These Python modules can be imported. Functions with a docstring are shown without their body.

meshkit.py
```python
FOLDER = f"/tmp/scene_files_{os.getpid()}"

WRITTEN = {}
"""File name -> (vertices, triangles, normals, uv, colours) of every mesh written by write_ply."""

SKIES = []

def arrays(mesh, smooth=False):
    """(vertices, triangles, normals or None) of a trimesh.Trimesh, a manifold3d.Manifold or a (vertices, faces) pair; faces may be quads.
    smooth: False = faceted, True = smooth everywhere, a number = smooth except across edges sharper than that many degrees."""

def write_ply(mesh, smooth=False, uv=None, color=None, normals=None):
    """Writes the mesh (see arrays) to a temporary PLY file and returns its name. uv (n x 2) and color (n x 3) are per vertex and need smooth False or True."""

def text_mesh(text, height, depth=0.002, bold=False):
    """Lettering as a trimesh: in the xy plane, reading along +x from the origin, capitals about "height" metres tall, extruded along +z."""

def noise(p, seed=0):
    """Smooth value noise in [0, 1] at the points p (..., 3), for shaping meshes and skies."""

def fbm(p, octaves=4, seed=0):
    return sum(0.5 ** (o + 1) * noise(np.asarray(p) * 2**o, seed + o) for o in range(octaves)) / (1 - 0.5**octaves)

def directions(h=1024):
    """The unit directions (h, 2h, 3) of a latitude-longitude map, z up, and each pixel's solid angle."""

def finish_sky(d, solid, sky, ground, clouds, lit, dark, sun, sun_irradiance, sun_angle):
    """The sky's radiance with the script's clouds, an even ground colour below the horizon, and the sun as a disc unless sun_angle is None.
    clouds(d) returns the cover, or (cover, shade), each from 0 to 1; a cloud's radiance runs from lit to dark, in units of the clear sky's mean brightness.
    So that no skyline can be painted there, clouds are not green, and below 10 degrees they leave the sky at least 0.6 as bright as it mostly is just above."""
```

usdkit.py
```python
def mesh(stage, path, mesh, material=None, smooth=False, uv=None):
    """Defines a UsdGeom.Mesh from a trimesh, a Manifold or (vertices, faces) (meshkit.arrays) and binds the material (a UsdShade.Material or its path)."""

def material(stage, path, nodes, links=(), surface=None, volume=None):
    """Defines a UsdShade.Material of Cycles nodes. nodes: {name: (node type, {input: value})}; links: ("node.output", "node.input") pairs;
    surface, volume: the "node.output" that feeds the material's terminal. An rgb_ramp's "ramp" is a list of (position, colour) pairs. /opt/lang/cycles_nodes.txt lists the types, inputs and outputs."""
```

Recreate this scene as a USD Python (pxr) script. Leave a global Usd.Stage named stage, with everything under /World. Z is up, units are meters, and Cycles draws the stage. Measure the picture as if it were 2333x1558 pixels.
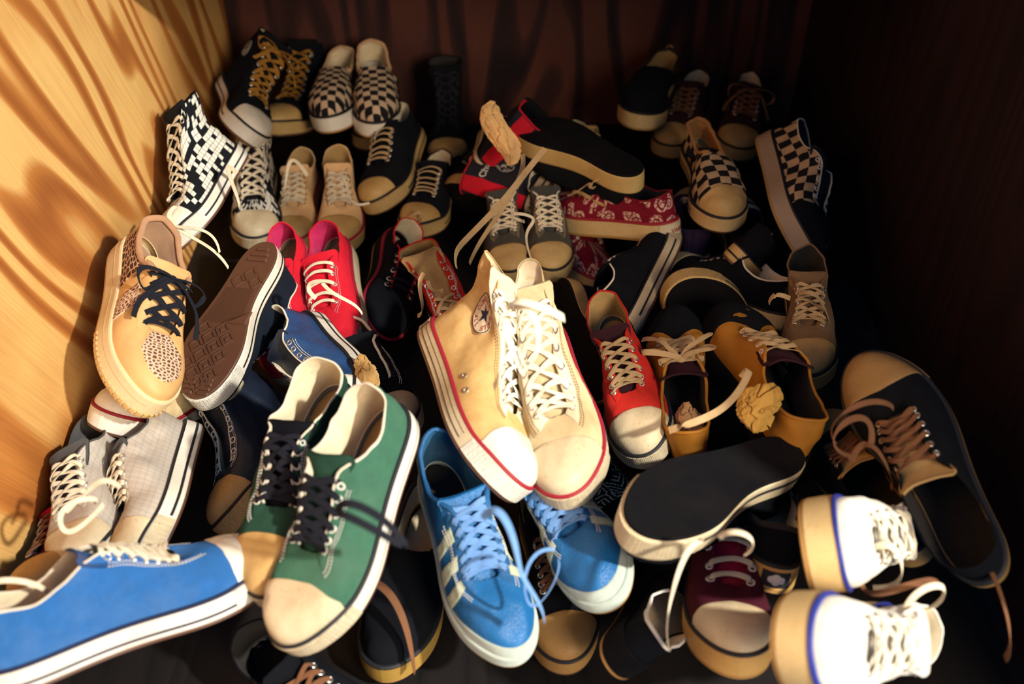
import math, numpy as np, trimesh, usdkit, meshkit
from scipy.interpolate import PchipInterpolator, CubicSpline
from pxr import Usd, UsdGeom, UsdLux, UsdShade, Gf, Sdf, Vt

stage = Usd.Stage.CreateInMemory()
UsdGeom.SetStageUpAxis(stage, UsdGeom.Tokens.z)
UsdGeom.SetStageMetersPerUnit(stage, 1.0)
UsdGeom.Xform.Define(stage, '/World')
UsdGeom.Scope.Define(stage, '/World/Looks')

# ------------------------------------------------------------------ camera
W, H = 2333.0, 1558.0
FPX, PITCH, CAMZ = 2239.0, math.radians(41.0), 1.15
cam = UsdGeom.Camera.Define(stage, '/World/camera')
cam.CreateHorizontalApertureAttr(36.0)
cam.CreateVerticalApertureAttr(36.0 * H / W)
cam.CreateFocalLengthAttr(36.0 * FPX / W)
cam.CreateClippingRangeAttr(Gf.Vec2f(0.02, 50))
cam.CreateFStopAttr(2.5)
cam.CreateFocusDistanceAttr(1.45)
cam.CreateExposureAttr(0.0)
CP, SP = math.cos(PITCH), math.sin(PITCH)
UsdGeom.Xformable(cam).AddTransformOp().Set(Gf.Matrix4d(1, 0, 0, 0, 0, SP, CP, 0, 0, -CP, SP, 0, 0, 0, CAMZ, 1))

# ------------------------------------------------------------------ light
def look_at_matrix(pos, target):
    z = np.array(pos, float) - np.array(target, float); z /= np.linalg.norm(z)
    x = np.cross([0, 0, 1], z); x /= np.linalg.norm(x)
    y = np.cross(z, x)
    return Gf.Matrix4d(*x, 0, *y, 0, *z, 0, *map(float, pos), 1)

key = UsdLux.RectLight.Define(stage, '/World/sunlit_doorway')      # hard daylight from the right front, cut off by the edge of the right wall
key.CreateWidthAttr(0.11); key.CreateHeightAttr(0.11)
key.CreateColorAttr(Gf.Vec3f(1.0, 0.94, 0.82))
key.CreateIntensityAttr(4200.0)
UsdGeom.Xformable(key).AddTransformOp().Set(look_at_matrix((1.80, -0.64, 2.35), (-0.1, 1.0, 0.1)))
fill_light = UsdLux.RectLight.Define(stage, '/World/added_warm_fill')           # added fill behind the camera, not a seen source: soft, warm
fill_light.CreateWidthAttr(0.9); fill_light.CreateHeightAttr(1.1)
fill_light.CreateColorAttr(Gf.Vec3f(1.0, 0.80, 0.55))
fill_light.CreateIntensityAttr(29.0)
UsdGeom.Xformable(fill_light).AddTransformOp().Set(look_at_matrix((1.45, -1.7, 2.0), (0, 1.1, 0.1)))
dome = UsdLux.DomeLight.Define(stage, '/World/sky')
dome.CreateColorAttr(Gf.Vec3f(0.12, 0.40, 0.85)); dome.CreateIntensityAttr(0.18)

# ------------------------------------------------------------------ helpers
CAM = np.array([0, 0, CAMZ]); FWD = np.array([0, CP, -SP]); UPV = np.array([0, SP, CP])
def ray(u, v):
    return FWD + np.array([(u - W / 2) / FPX, 0, 0]) - UPV * ((v - H / 2) / FPX)
def at(u, v, z):
    d = ray(u, v)
    if z > .6: return CAM + d * z
    return CAM + d * ((z - CAMZ) / d[2])

used = {}
def numbered(path):
    n = used.get(path, 0); used[path] = n + 1
    return path if n == 0 else '%s_%03d' % (path, n)
def keys(prim, label=None, category=None, group=None, kind=None):
    for k, v in (('label', label), ('category', category), ('group', group), ('kind', kind)):
        if v: prim.SetCustomDataByKey(k, v)
    return prim
def put(name, mesh, mat, parent=None, smooth=False, uv=None, label=None, **kw):
    base = parent.GetPath().pathString if parent is not None else '/World'
    p = usdkit.mesh(stage, numbered(base + '/' + name), mesh, mat, smooth=smooth, uv=uv).GetPrim()
    if label or kw: keys(p, label, **kw)
    return p

def grid_faces(n, m, wrap=False):
    """n x m vertices, row major; wrap joins the last row to the first."""
    i = np.arange(n if wrap else n - 1)[:, None]; j = np.arange(m - 1)[None]
    a = (i * m + j).ravel(); b = (((i + 1) % n) * m + j).ravel()
    return np.concatenate([np.stack([a, b, b + 1], 1), np.stack([a, b + 1, a + 1], 1)])
def grid(P, wrap=False, flip=False):
    n, m = P.shape[:2]
    f = grid_faces(n, m, wrap)
    return (P.reshape(-1, 3), f[:, ::-1] if flip else f)
def join(ms):
    vs, fs, o = [], [], 0
    for m in ms:
        v, f = (m.vertices, m.faces) if hasattr(m, 'faces') else m
        vs.append(np.asarray(v)); fs.append(np.asarray(f) + o); o += len(v)
    return (np.concatenate(vs), np.concatenate(fs))
def smoothstep(a, b, x):
    t = np.clip((x - a) / (b - a), 0, 1)
    return t * t * (3 - 2 * t)
def catmull(pts, n):
    pts = np.asarray(pts, float)
    d = np.r_[0, np.cumsum(np.maximum(np.linalg.norm(np.diff(pts, axis=0), axis=1), 1e-5))]
    if len(pts) == 2: return pts[0] + (pts[1] - pts[0]) * np.linspace(0, 1, n)[:, None]
    return CubicSpline(d, pts)(np.linspace(0, d[-1], n))
def ribbon(path, nrm, w, t, closed=False, k=8):
    """a flat lace swept along path (n,3); nrm (n,3) faces out of its flat side."""
    path = np.asarray(path); n = len(path)
    tan = np.gradient(path, axis=0); tan /= np.linalg.norm(tan, axis=1, keepdims=True) + 1e-12
    nr = np.asarray(nrm, float); nr = nr - (nr * tan).sum(1, keepdims=True) * tan
    nr /= np.linalg.norm(nr, axis=1, keepdims=True) + 1e-12
    bi = np.cross(tan, nr)
    a = np.linspace(0, 2 * np.pi, k, endpoint=False) + np.pi / k
    ca, sa = np.sign(np.cos(a)) * np.abs(np.cos(a)) ** .7, np.sign(np.sin(a)) * np.abs(np.sin(a)) ** .7
    w = np.broadcast_to(w, n)
    P = path[:, None] + bi[:, None] * (ca[None, :, None] * w[:, None, None] / 2) + nr[:, None] * (sa[None, :, None] * t / 2)
    P = np.concatenate([P, P[:, :1]], 1)
    v, f = grid(P)
    m = k + 1
    cap = [[0, j + 1, j] for j in range(1, k - 1)] + [[(n - 1) * m, (n - 1) * m + j, (n - 1) * m + j + 1] for j in range(1, k - 1)]
    return (v, np.concatenate([f, cap]))
def tube(path, r, k=6):
    path = np.asarray(path, float)
    tan = np.gradient(path, axis=0)
    ref = np.tile([0.13, 0.2, 1.0], (len(path), 1))
    bad = np.abs((tan / (np.linalg.norm(tan, axis=1, keepdims=True) + 1e-12) * ref / np.linalg.norm(ref[0])).sum(1)) > .93
    ref[bad] = [1, .1, 0]
    return ribbon(path, np.cross(tan, ref), 2 * r, 2 * r, k=k)
def torus(R, r, a=16, b=7):
    u = np.linspace(0, 2 * np.pi, a, endpoint=False); v = np.linspace(0, 2 * np.pi, b)
    P = np.stack([np.cos(u)[:, None] * (R + r * np.cos(v)), np.sin(u)[:, None] * (R + r * np.cos(v)), np.tile(r * np.sin(v), (a, 1))], -1)
    return grid(P, wrap=True)
def frame(n, t):
    n = n / np.linalg.norm(n); t = t - n * (t @ n); t /= np.linalg.norm(t)
    return np.stack([t, np.cross(n, t), n])
def star_poly(r, rot=90):
    import shapely
    a = np.radians(rot + np.arange(10) * 36); rr = np.where(np.arange(10) % 2 == 0, r, r * .40)
    return shapely.Polygon(np.stack([rr * np.cos(a), rr * np.sin(a)], 1))
def flat(poly, h):
    return trimesh.creation.extrude_polygon(poly, h, engine='earcut')
def text_at(s, h, depth, x=0, y=0, rot=0, bold=True, squeeze=1.0):
    m = meshkit.text_mesh(s, h, depth, bold)
    v = m.vertices.copy(); c = (v.min(0) + v.max(0)) / 2
    v[:, 0] = (v[:, 0] - c[0]) * squeeze; v[:, 1] -= c[1]
    ca, sa = math.cos(rot), math.sin(rot)
    v[:, :2] = v[:, :2] @ np.array([[ca, sa], [-sa, ca]]); v[:, 0] += x; v[:, 1] += y
    return (v, m.faces)
def finer(m, size):
    t = trimesh.Trimesh(*((m.vertices, m.faces) if hasattr(m, 'faces') else m), process=False)
    v, f = trimesh.remesh.subdivide_to_size(t.vertices, t.faces, size)
    return (v, f)

# ------------------------------------------------------------------ materials
mats = {}
def material(name, nodes, links, surface='p.BSDF'):
    if name not in mats:
        mats[name] = usdkit.material(stage, '/World/Looks/' + name, nodes, links, surface=surface)
    return mats[name]
def tag_of(c): return '_'.join('%02x' % int(round(255 * min(1, max(0, x)) ** (1 / 2.2))) for x in c)
def srgb(r, g, b): return tuple((x / 255.0) ** 2.2 for x in (r, g, b))

def canvas(col, dirt=(0.30, 0.16, 0.05), amount=0.25, rough=0.92, spec=0.15, weave=900.0, bump=0.35, sheen=0.0):
    """woven cotton: fine weave bump, uneven dye, worn stains."""
    n = 'canvas_%s_%s_%d_%d_%d' % (tag_of(col), tag_of(dirt), amount * 100, rough * 100, weave)
    return material(n, {
        'tc': ('texture_coordinate', {}),
        'n1': ('noise_texture', {'scale': 16.0, 'detail': 5.0, 'roughness': 0.6}),
        'r1': ('rgb_ramp', {'ramp': [(0.0, (0, 0, 0)), (0.45, (0, 0, 0)), (0.75, (1, 1, 1)), (1, (1, 1, 1))]}),
        'am': ('math', {'math_type': 'multiply', 'value2': amount}),
        'n2': ('noise_texture', {'scale': 60.0, 'detail': 4.0, 'roughness': 0.7}),
        'hv': ('hsv', {'color': col, 'fac': 1.0}),
        'vm': ('math', {'math_type': 'multiply_add', 'value2': 0.5, 'value3': 0.75}),
        'mx': ('mix_color', {'b': dirt}),
        'n3': ('noise_texture', {'scale': weave, 'detail': 1.0}),
        'bp': ('bump', {'strength': bump, 'distance': 0.0008}),
        'p': ('principled_bsdf', {'roughness': rough, 'specular_ior_level': spec, 'sheen_weight': sheen, 'diffuse_roughness': 0.5}),
    }, [('tc.object', 'n1.vector'), ('tc.object', 'n2.vector'), ('tc.object', 'n3.vector'), ('n1.fac', 'r1.fac'), ('r1.color', 'am.value1'), ('am.value', 'mx.fac'),
        ('n2.fac', 'vm.value1'), ('vm.value', 'hv.value'), ('hv.color', 'mx.a'), ('mx.result', 'p.base_color'), ('n3.fac', 'bp.height'), ('bp.normal', 'p.normal')])

def leather(col, rough=0.38, spec=0.5, bump=0.35):
    return material('leather_%s_%d' % (tag_of(col), rough * 100), {
        'tc': ('texture_coordinate', {}),
        'n2': ('noise_texture', {'scale': 30.0, 'detail': 4.0}),
        'hv': ('hsv', {'color': col}), 'vm': ('math', {'math_type': 'multiply_add', 'value2': 0.5, 'value3': 0.75}),
        'v': ('voronoi_texture', {'scale': 700.0}), 'n3': ('noise_texture', {'scale': 90.0, 'detail': 3.0}),
        'ad': ('math', {'math_type': 'add'}),
        'bp': ('bump', {'strength': bump, 'distance': 0.0012}),
        'p': ('principled_bsdf', {'roughness': rough, 'specular_ior_level': spec}),
    }, [('tc.object', 'n2.vector'), ('tc.object', 'v.vector'), ('tc.object', 'n3.vector'), ('n2.fac', 'vm.value1'), ('vm.value', 'hv.value'), ('hv.color', 'p.base_color'),
        ('v.distance', 'ad.value1'), ('n3.fac', 'ad.value2'), ('ad.value', 'bp.height'), ('bp.normal', 'p.normal')])

def rubber(col, dirt=(0.30, 0.15, 0.04), amount=0.5, bumpy=False, rough=0.55):
    """vulcanised rubber with scuffs and yellowing."""
    n = 'rubber_%s_%s_%d%s' % (tag_of(col), tag_of(dirt), amount * 100, '_toothed' if bumpy else '')
    nodes = {
        'tc': ('texture_coordinate', {}),
        'n1': ('noise_texture', {'scale': 9.0, 'detail': 6.0, 'roughness': 0.62}),
        'r1': ('rgb_ramp', {'ramp': [(0.0, (0, 0, 0)), (0.38, (0, 0, 0)), (0.72, (1, 1, 1)), (1, (1, 1, 1))]}),
        'am': ('math', {'math_type': 'multiply', 'value2': amount}),
        'n2': ('noise_texture', {'scale': 240.0, 'detail': 3.0}),
        'r2': ('rgb_ramp', {'ramp': [(0.0, (1, 1, 1)), (0.30, (1, 1, 1)), (0.38, (0, 0, 0)), (1, (0, 0, 0))]}),
        'a2': ('math', {'math_type': 'multiply', 'value2': 0.45 * amount}),
        'mx': ('mix_color', {'a': col, 'b': dirt}), 'm2': ('mix_color', {'b': tuple(x * 0.35 for x in dirt)}),
        'bp': ('bump', {'strength': 0.25, 'distance': 0.001}),
        'p': ('principled_bsdf', {'roughness': rough, 'specular_ior_level': 0.35}),
    }
    links = [('tc.object', 'n1.vector'), ('tc.object', 'n2.vector'), ('n1.fac', 'r1.fac'), ('r1.color', 'am.value1'), ('am.value', 'mx.fac'),
             ('n2.fac', 'r2.fac'), ('r2.color', 'a2.value1'), ('a2.value', 'm2.fac'), ('mx.result', 'm2.a'), ('m2.result', 'p.base_color'), ('bp.normal', 'p.normal')]
    if bumpy:
        nodes['v'] = ('voronoi_texture', {'scale': 420.0, 'randomness': 0.25, 'feature': 'f1'})
        nodes['bp'] = ('bump', {'strength': 0.9, 'distance': 0.002, 'invert': True})
        links += [('tc.object', 'v.vector'), ('v.distance', 'bp.height')]
    else:
        links += [('n2.fac', 'bp.height')]
    return material(n, nodes, links)

def plain(name, col, rough=0.6, metal=0.0, spec=0.4):
    return material(name, {'p': ('principled_bsdf', {'base_color': col, 'roughness': rough, 'metallic': metal, 'specular_ior_level': spec})}, [])
METAL = plain('eyelet_metal', (0.62, 0.60, 0.55), 0.3, 0.9)
BRASS = plain('eyelet_old_metal', (0.45, 0.36, 0.24), 0.35, 0.9)
EYE_W = plain('eyelet_white', (0.75, 0.72, 0.64), 0.4)
EYE_D = plain('eyelet_dark', (0.02, 0.02, 0.025), 0.35, 0.6)

def uv_nodes(extra, links, name, rough=0.9):
    """a printed canvas from metric surface coordinates (st)."""
    nodes = {'tc': ('texture_coordinate', {}), 'n3': ('noise_texture', {'scale': 900.0}), 'bp': ('bump', {'strength': 0.35, 'distance': 0.0008}),
             'p': ('principled_bsdf', {'roughness': rough, 'specular_ior_level': 0.15})}
    nodes.update(extra)
    return material(name, nodes, [('tc.object', 'n3.vector'), ('n3.fac', 'bp.height'), ('bp.normal', 'p.normal')] + links)
def checkered(name, light, dark, size):
    return uv_nodes({'mp': ('mapping', {'scale': (1 / size, 1 / size, 1), 'location': (0.5, 0.5, 0.5)}), 'c': ('checker_texture', {'scale': 1.0, 'color1': light, 'color2': dark}),
                     'n1': ('noise_texture', {'scale': 40.0, 'detail': 4.0}), 'hv': ('hsv', {}), 'vm': ('math', {'math_type': 'multiply_add', 'value2': 0.7, 'value3': 0.65})},
                    [('tc.UV', 'mp.vector'), ('mp.vector', 'c.vector'), ('tc.object', 'n1.vector'), ('n1.fac', 'vm.value1'), ('vm.value', 'hv.value'), ('c.color', 'hv.color'), ('hv.color', 'p.base_color')], name)
def crossword(name, size):
    return uv_nodes({'mp': ('mapping', {'scale': (1 / size, 1 / size, 1)}), 'fl': ('vector_math', {'math_type': 'floor'}), 'fr': ('vector_math', {'math_type': 'fraction'}),
                     'wn': ('white_noise_texture', {'dimensions': '2D'}), 'gt': ('math', {'math_type': 'greater_than', 'value2': 0.40}),
                     'sx': ('separate_xyz', {}), 'ax': ('math', {'math_type': 'greater_than', 'value2': 0.09}), 'ay': ('math', {'math_type': 'greater_than', 'value2': 0.09}),
                     'm1': ('math', {'math_type': 'multiply'}), 'm2': ('math', {'math_type': 'multiply'}),
                     'c': ('mix_color', {'a': (0.008, 0.009, 0.012), 'b': (0.80, 0.76, 0.66)})},
                    [('tc.UV', 'mp.vector'), ('mp.vector', 'fl.vector1'), ('mp.vector', 'fr.vector1'), ('fl.vector', 'wn.vector'), ('wn.value', 'gt.value1'), ('fr.vector', 'sx.vector'),
                     ('sx.x', 'ax.value1'), ('sx.y', 'ay.value1'), ('ax.value', 'm1.value1'), ('ay.value', 'm1.value2'), ('m1.value', 'm2.value1'), ('gt.value', 'm2.value2'), ('m2.value', 'c.fac'), ('c.result', 'p.base_color')], name)
def spotted(name, ground, cell, edge, scale, lo, hi, stretch=(1, 1, 1), randomness=0.8):
    """rounded cells (reptile scales, printed blobs) separated by lines."""
    return uv_nodes({'mp': ('mapping', {'scale': stretch}), 'v': ('voronoi_texture', {'dimensions': '2D', 'feature': 'distance_to_edge', 'scale': scale, 'randomness': randomness}),
                     'v2': ('voronoi_texture', {'dimensions': '2D', 'feature': 'f1', 'scale': scale, 'randomness': randomness}),
                     'r': ('rgb_ramp', {'ramp': [(0, ground), (lo, ground), (lo + 0.02, edge), (hi, edge), (hi + 0.05, cell), (1, cell)]})},
                    [('tc.UV', 'mp.vector'), ('mp.vector', 'v.vector'), ('mp.vector', 'v2.vector'), ('v.distance', 'r.fac'), ('r.color', 'p.base_color')], name, rough=0.55)
def paisley(name):
    """dark red bandana cloth with pale flowers, dots and curls."""
    return uv_nodes({'mp': ('mapping', {'scale': (1, 1, 1)}), 'nz': ('noise_texture', {'scale': 55.0, 'detail': 1.0}), 'mv': ('mix_vector', {'fac': 0.012}),
                     'v1': ('voronoi_texture', {'dimensions': '2D', 'feature': 'f1', 'scale': 32.0, 'randomness': 0.75}),
                     'r1': ('rgb_ramp', {'ramp': [(0, (1, 1, 1)), (.16, (1, 1, 1)), (.18, (0, 0, 0)), (.25, (0, 0, 0)), (.27, (1, 1, 1)), (.42, (1, 1, 1)), (.44, (0, 0, 0)), (1, (0, 0, 0))]}),
                     'v2': ('voronoi_texture', {'dimensions': '2D', 'feature': 'distance_to_edge', 'scale': 120.0, 'randomness': 1.0}),
                     'r2': ('rgb_ramp', {'ramp': [(0, (0, 0, 0)), (.06, (0, 0, 0)), (.09, (1, 1, 1)), (1, (1, 1, 1))]}),
                     'wn': ('noise_texture', {'scale': 45.0, 'detail': 0.0}), 'r3': ('rgb_ramp', {'ramp': [(0, (0, 0, 0)), (.38, (0, 0, 0)), (.41, (1, 1, 1)), (1, (1, 1, 1))]}),
                     'a': ('math', {'math_type': 'multiply'}), 'b': ('math', {'math_type': 'multiply'}),
                     'c': ('mix_color', {'a': (0.19, 0.008, 0.022), 'b': (0.66, 0.42, 0.34)})},
                    [('tc.UV', 'mp.vector'), ('mp.vector', 'nz.vector'), ('mp.vector', 'mv.a'), ('nz.color', 'mv.b'), ('mv.result', 'v1.vector'), ('mv.result', 'v2.vector'), ('mp.vector', 'wn.vector'),
                     ('v1.distance', 'r1.fac'), ('v2.distance', 'r2.fac'), ('wn.fac', 'r3.fac'), ('r2.color', 'a.value1'), ('r1.color', 'a.value2'),
                     ('a.value', 'b.value1'), ('r3.color', 'b.value2'), ('b.value', 'c.fac'), ('c.result', 'p.base_color')], name)
def plaid(name, base, line1, line2, size):
    ax = {}
    links = [('tc.UV', 'mp.vector'), ('mp.vector', 'fr.vector1'), ('fr.vector', 'sx.vector')]
    nodes = {'mp': ('mapping', {'scale': (1 / size, 1 / size, 1)}), 'fr': ('vector_math', {'math_type': 'fraction'}), 'sx': ('separate_xyz', {}),
             'rx': ('rgb_ramp', {'ramp': [(0, base), (.08, base), (.1, line1), (.14, line1), (.16, base), (.2, line1), (.24, base), (.52, base), (.55, line2), (.66, line2), (.69, base), (.8, line1), (.84, base), (1, base)]}),
             'ry': ('rgb_ramp', {'ramp': [(0, base), (.08, base), (.1, line1), (.14, line1), (.16, base), (.2, line1), (.24, base), (.52, base), (.55, line2), (.66, line2), (.69, base), (1, base)]}),
             'c': ('mix_color', {'fac': 0.5})}
    links += [('sx.x', 'rx.fac'), ('sx.y', 'ry.fac'), ('rx.color', 'c.a'), ('ry.color', 'c.b'), ('c.result', 'p.base_color')]
    return uv_nodes(nodes, links, name)
def herringbone(name, a, b):
    return uv_nodes({'mp': ('mapping', {'scale': (1, 1, 1)}), 'sx': ('separate_xyz', {}), 'pp': ('math', {'math_type': 'pingpong', 'value2': 0.006}), 'ad': ('math', {'math_type': 'add'}),
                     'sc': ('math', {'math_type': 'multiply', 'value2': 2400.0}), 'sn': ('math', {'math_type': 'sine'}), 'r': ('rgb_ramp', {'ramp': [(0, a), (.45, a), (.55, b), (1, b)]}),
                     'h': ('math', {'math_type': 'multiply_add', 'value2': .5, 'value3': .5})},
                    [('tc.UV', 'mp.vector'), ('mp.vector', 'sx.vector'), ('sx.x', 'pp.value1'), ('pp.value', 'ad.value1'), ('sx.y', 'ad.value2'), ('ad.value', 'sc.value1'), ('sc.value', 'sn.value1'), ('sn.value', 'h.value1'), ('h.value', 'r.fac'), ('r.color', 'p.base_color')], name)
def scribbled(name):
    """black cloth printed with blocks of pale scribbled words."""
    return uv_nodes({'mp': ('mapping', {'scale': (1, 1, 1)}), 'v': ('voronoi_texture', {'dimensions': '2D', 'feature': 'f1', 'scale': 42.0}), 'vr': ('vector_rotate', {'rotate_type': 'z_axis'}), 'ag': ('math', {'math_type': 'multiply', 'value2': 6.28}), 'wn': ('white_noise_texture', {'dimensions': '2D'}),
                     'w': ('wave_texture', {'wave_type': 'bands', 'bands_direction': 'y', 'scale': 55.0, 'distortion': 0.0}), 'n': ('noise_texture', {'scale': 420.0, 'detail': 1.0}),
                     'm': ('math', {'math_type': 'multiply'}), 'r': ('rgb_ramp', {'ramp': [(0, (0.01, 0.01, 0.012)), (.33, (0.01, 0.01, 0.012)), (.38, (.62, .54, .42)), (1, (.62, .54, .42))]})},
                    [('tc.UV', 'mp.vector'), ('mp.vector', 'v.vector'), ('mp.vector', 'vr.vector'), ('v.position', 'wn.vector'), ('wn.value', 'ag.value1'), ('ag.value', 'vr.angle'), ('vr.vector', 'w.vector'), ('mp.vector', 'n.vector'), ('w.fac', 'm.value1'), ('n.fac', 'm.value2'), ('m.value', 'r.fac'), ('r.color', 'p.base_color')], name)

# ------------------------------------------------------------------ the shoe last
OUT = np.array([(1.0, .015), (.978, .082), (.91, .140), (.81, .172), (.70, .176), (.58, .147), (.45, .112), (.32, .104), (.18, .112), (.075, .094), (.014, .046), (0, -.003),
                (.014, -.052), (.075, -.100), (.18, -.120), (.32, -.130), (.45, -.148), (.60, -.176), (.72, -.180), (.83, -.157), (.92, -.108), (.982, -.045)])
TOP = {   # the top line of the upper: s (0 toe tip .. 1 heel), x, y, z in lengths of 0.285 m
    'low':  [(0, .665, 0, .215), (.12, .668, .014, .215), (.22, .668, .036, .216), (.30, .640, .056, .228), (.54, .405, .070, .325), (.585, .365, .092, .320), (.66, .29, .112, .275), (.76, .20, .112, .252), (.88, .08, .090, .275), (1, .030, 0, .305)],
    'high': [(0, .665, 0, .212), (.12, .668, .014, .212), (.22, .668, .036, .214), (.30, .640, .056, .228), (.46, .45, .062, .340), (.60, .33, .085, .520), (.66, .29, .104, .555), (.74, .23, .128, .550), (.88, .10, .110, .535), (1, .055, 0, .540)],
    'slip': [(0, .470, 0, .300), (.14, .472, .018, .300), (.28, .470, .050, .298), (.38, .455, .086, .285), (.48, .41, .112, .240), (.58, .34, .116, .228), (.72, .22, .108, .232), (.88, .08, .088, .262), (1, .030, 0, .285)],
    'auth': [(0, .665, 0, .220), (.12, .668, .018, .220), (.22, .668, .044, .221), (.30, .640, .064, .230), (.50, .44, .078, .320), (.555, .39, .098, .312), (.64, .31, .114, .262), (.76, .20, .110, .245), (.88, .08, .090, .265), (1, .030, 0, .290)],
    'run':  [(0, .690, 0, .205), (.12, .692, .016, .205), (.22, .690, .040, .207), (.29, .665, .060, .220), (.53, .41, .078, .335), (.58, .37, .100, .322), (.66, .29, .112, .265), (.78, .19, .106, .250), (.90, .07, .075, .300), (1, .020, 0, .330)],
}
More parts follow.
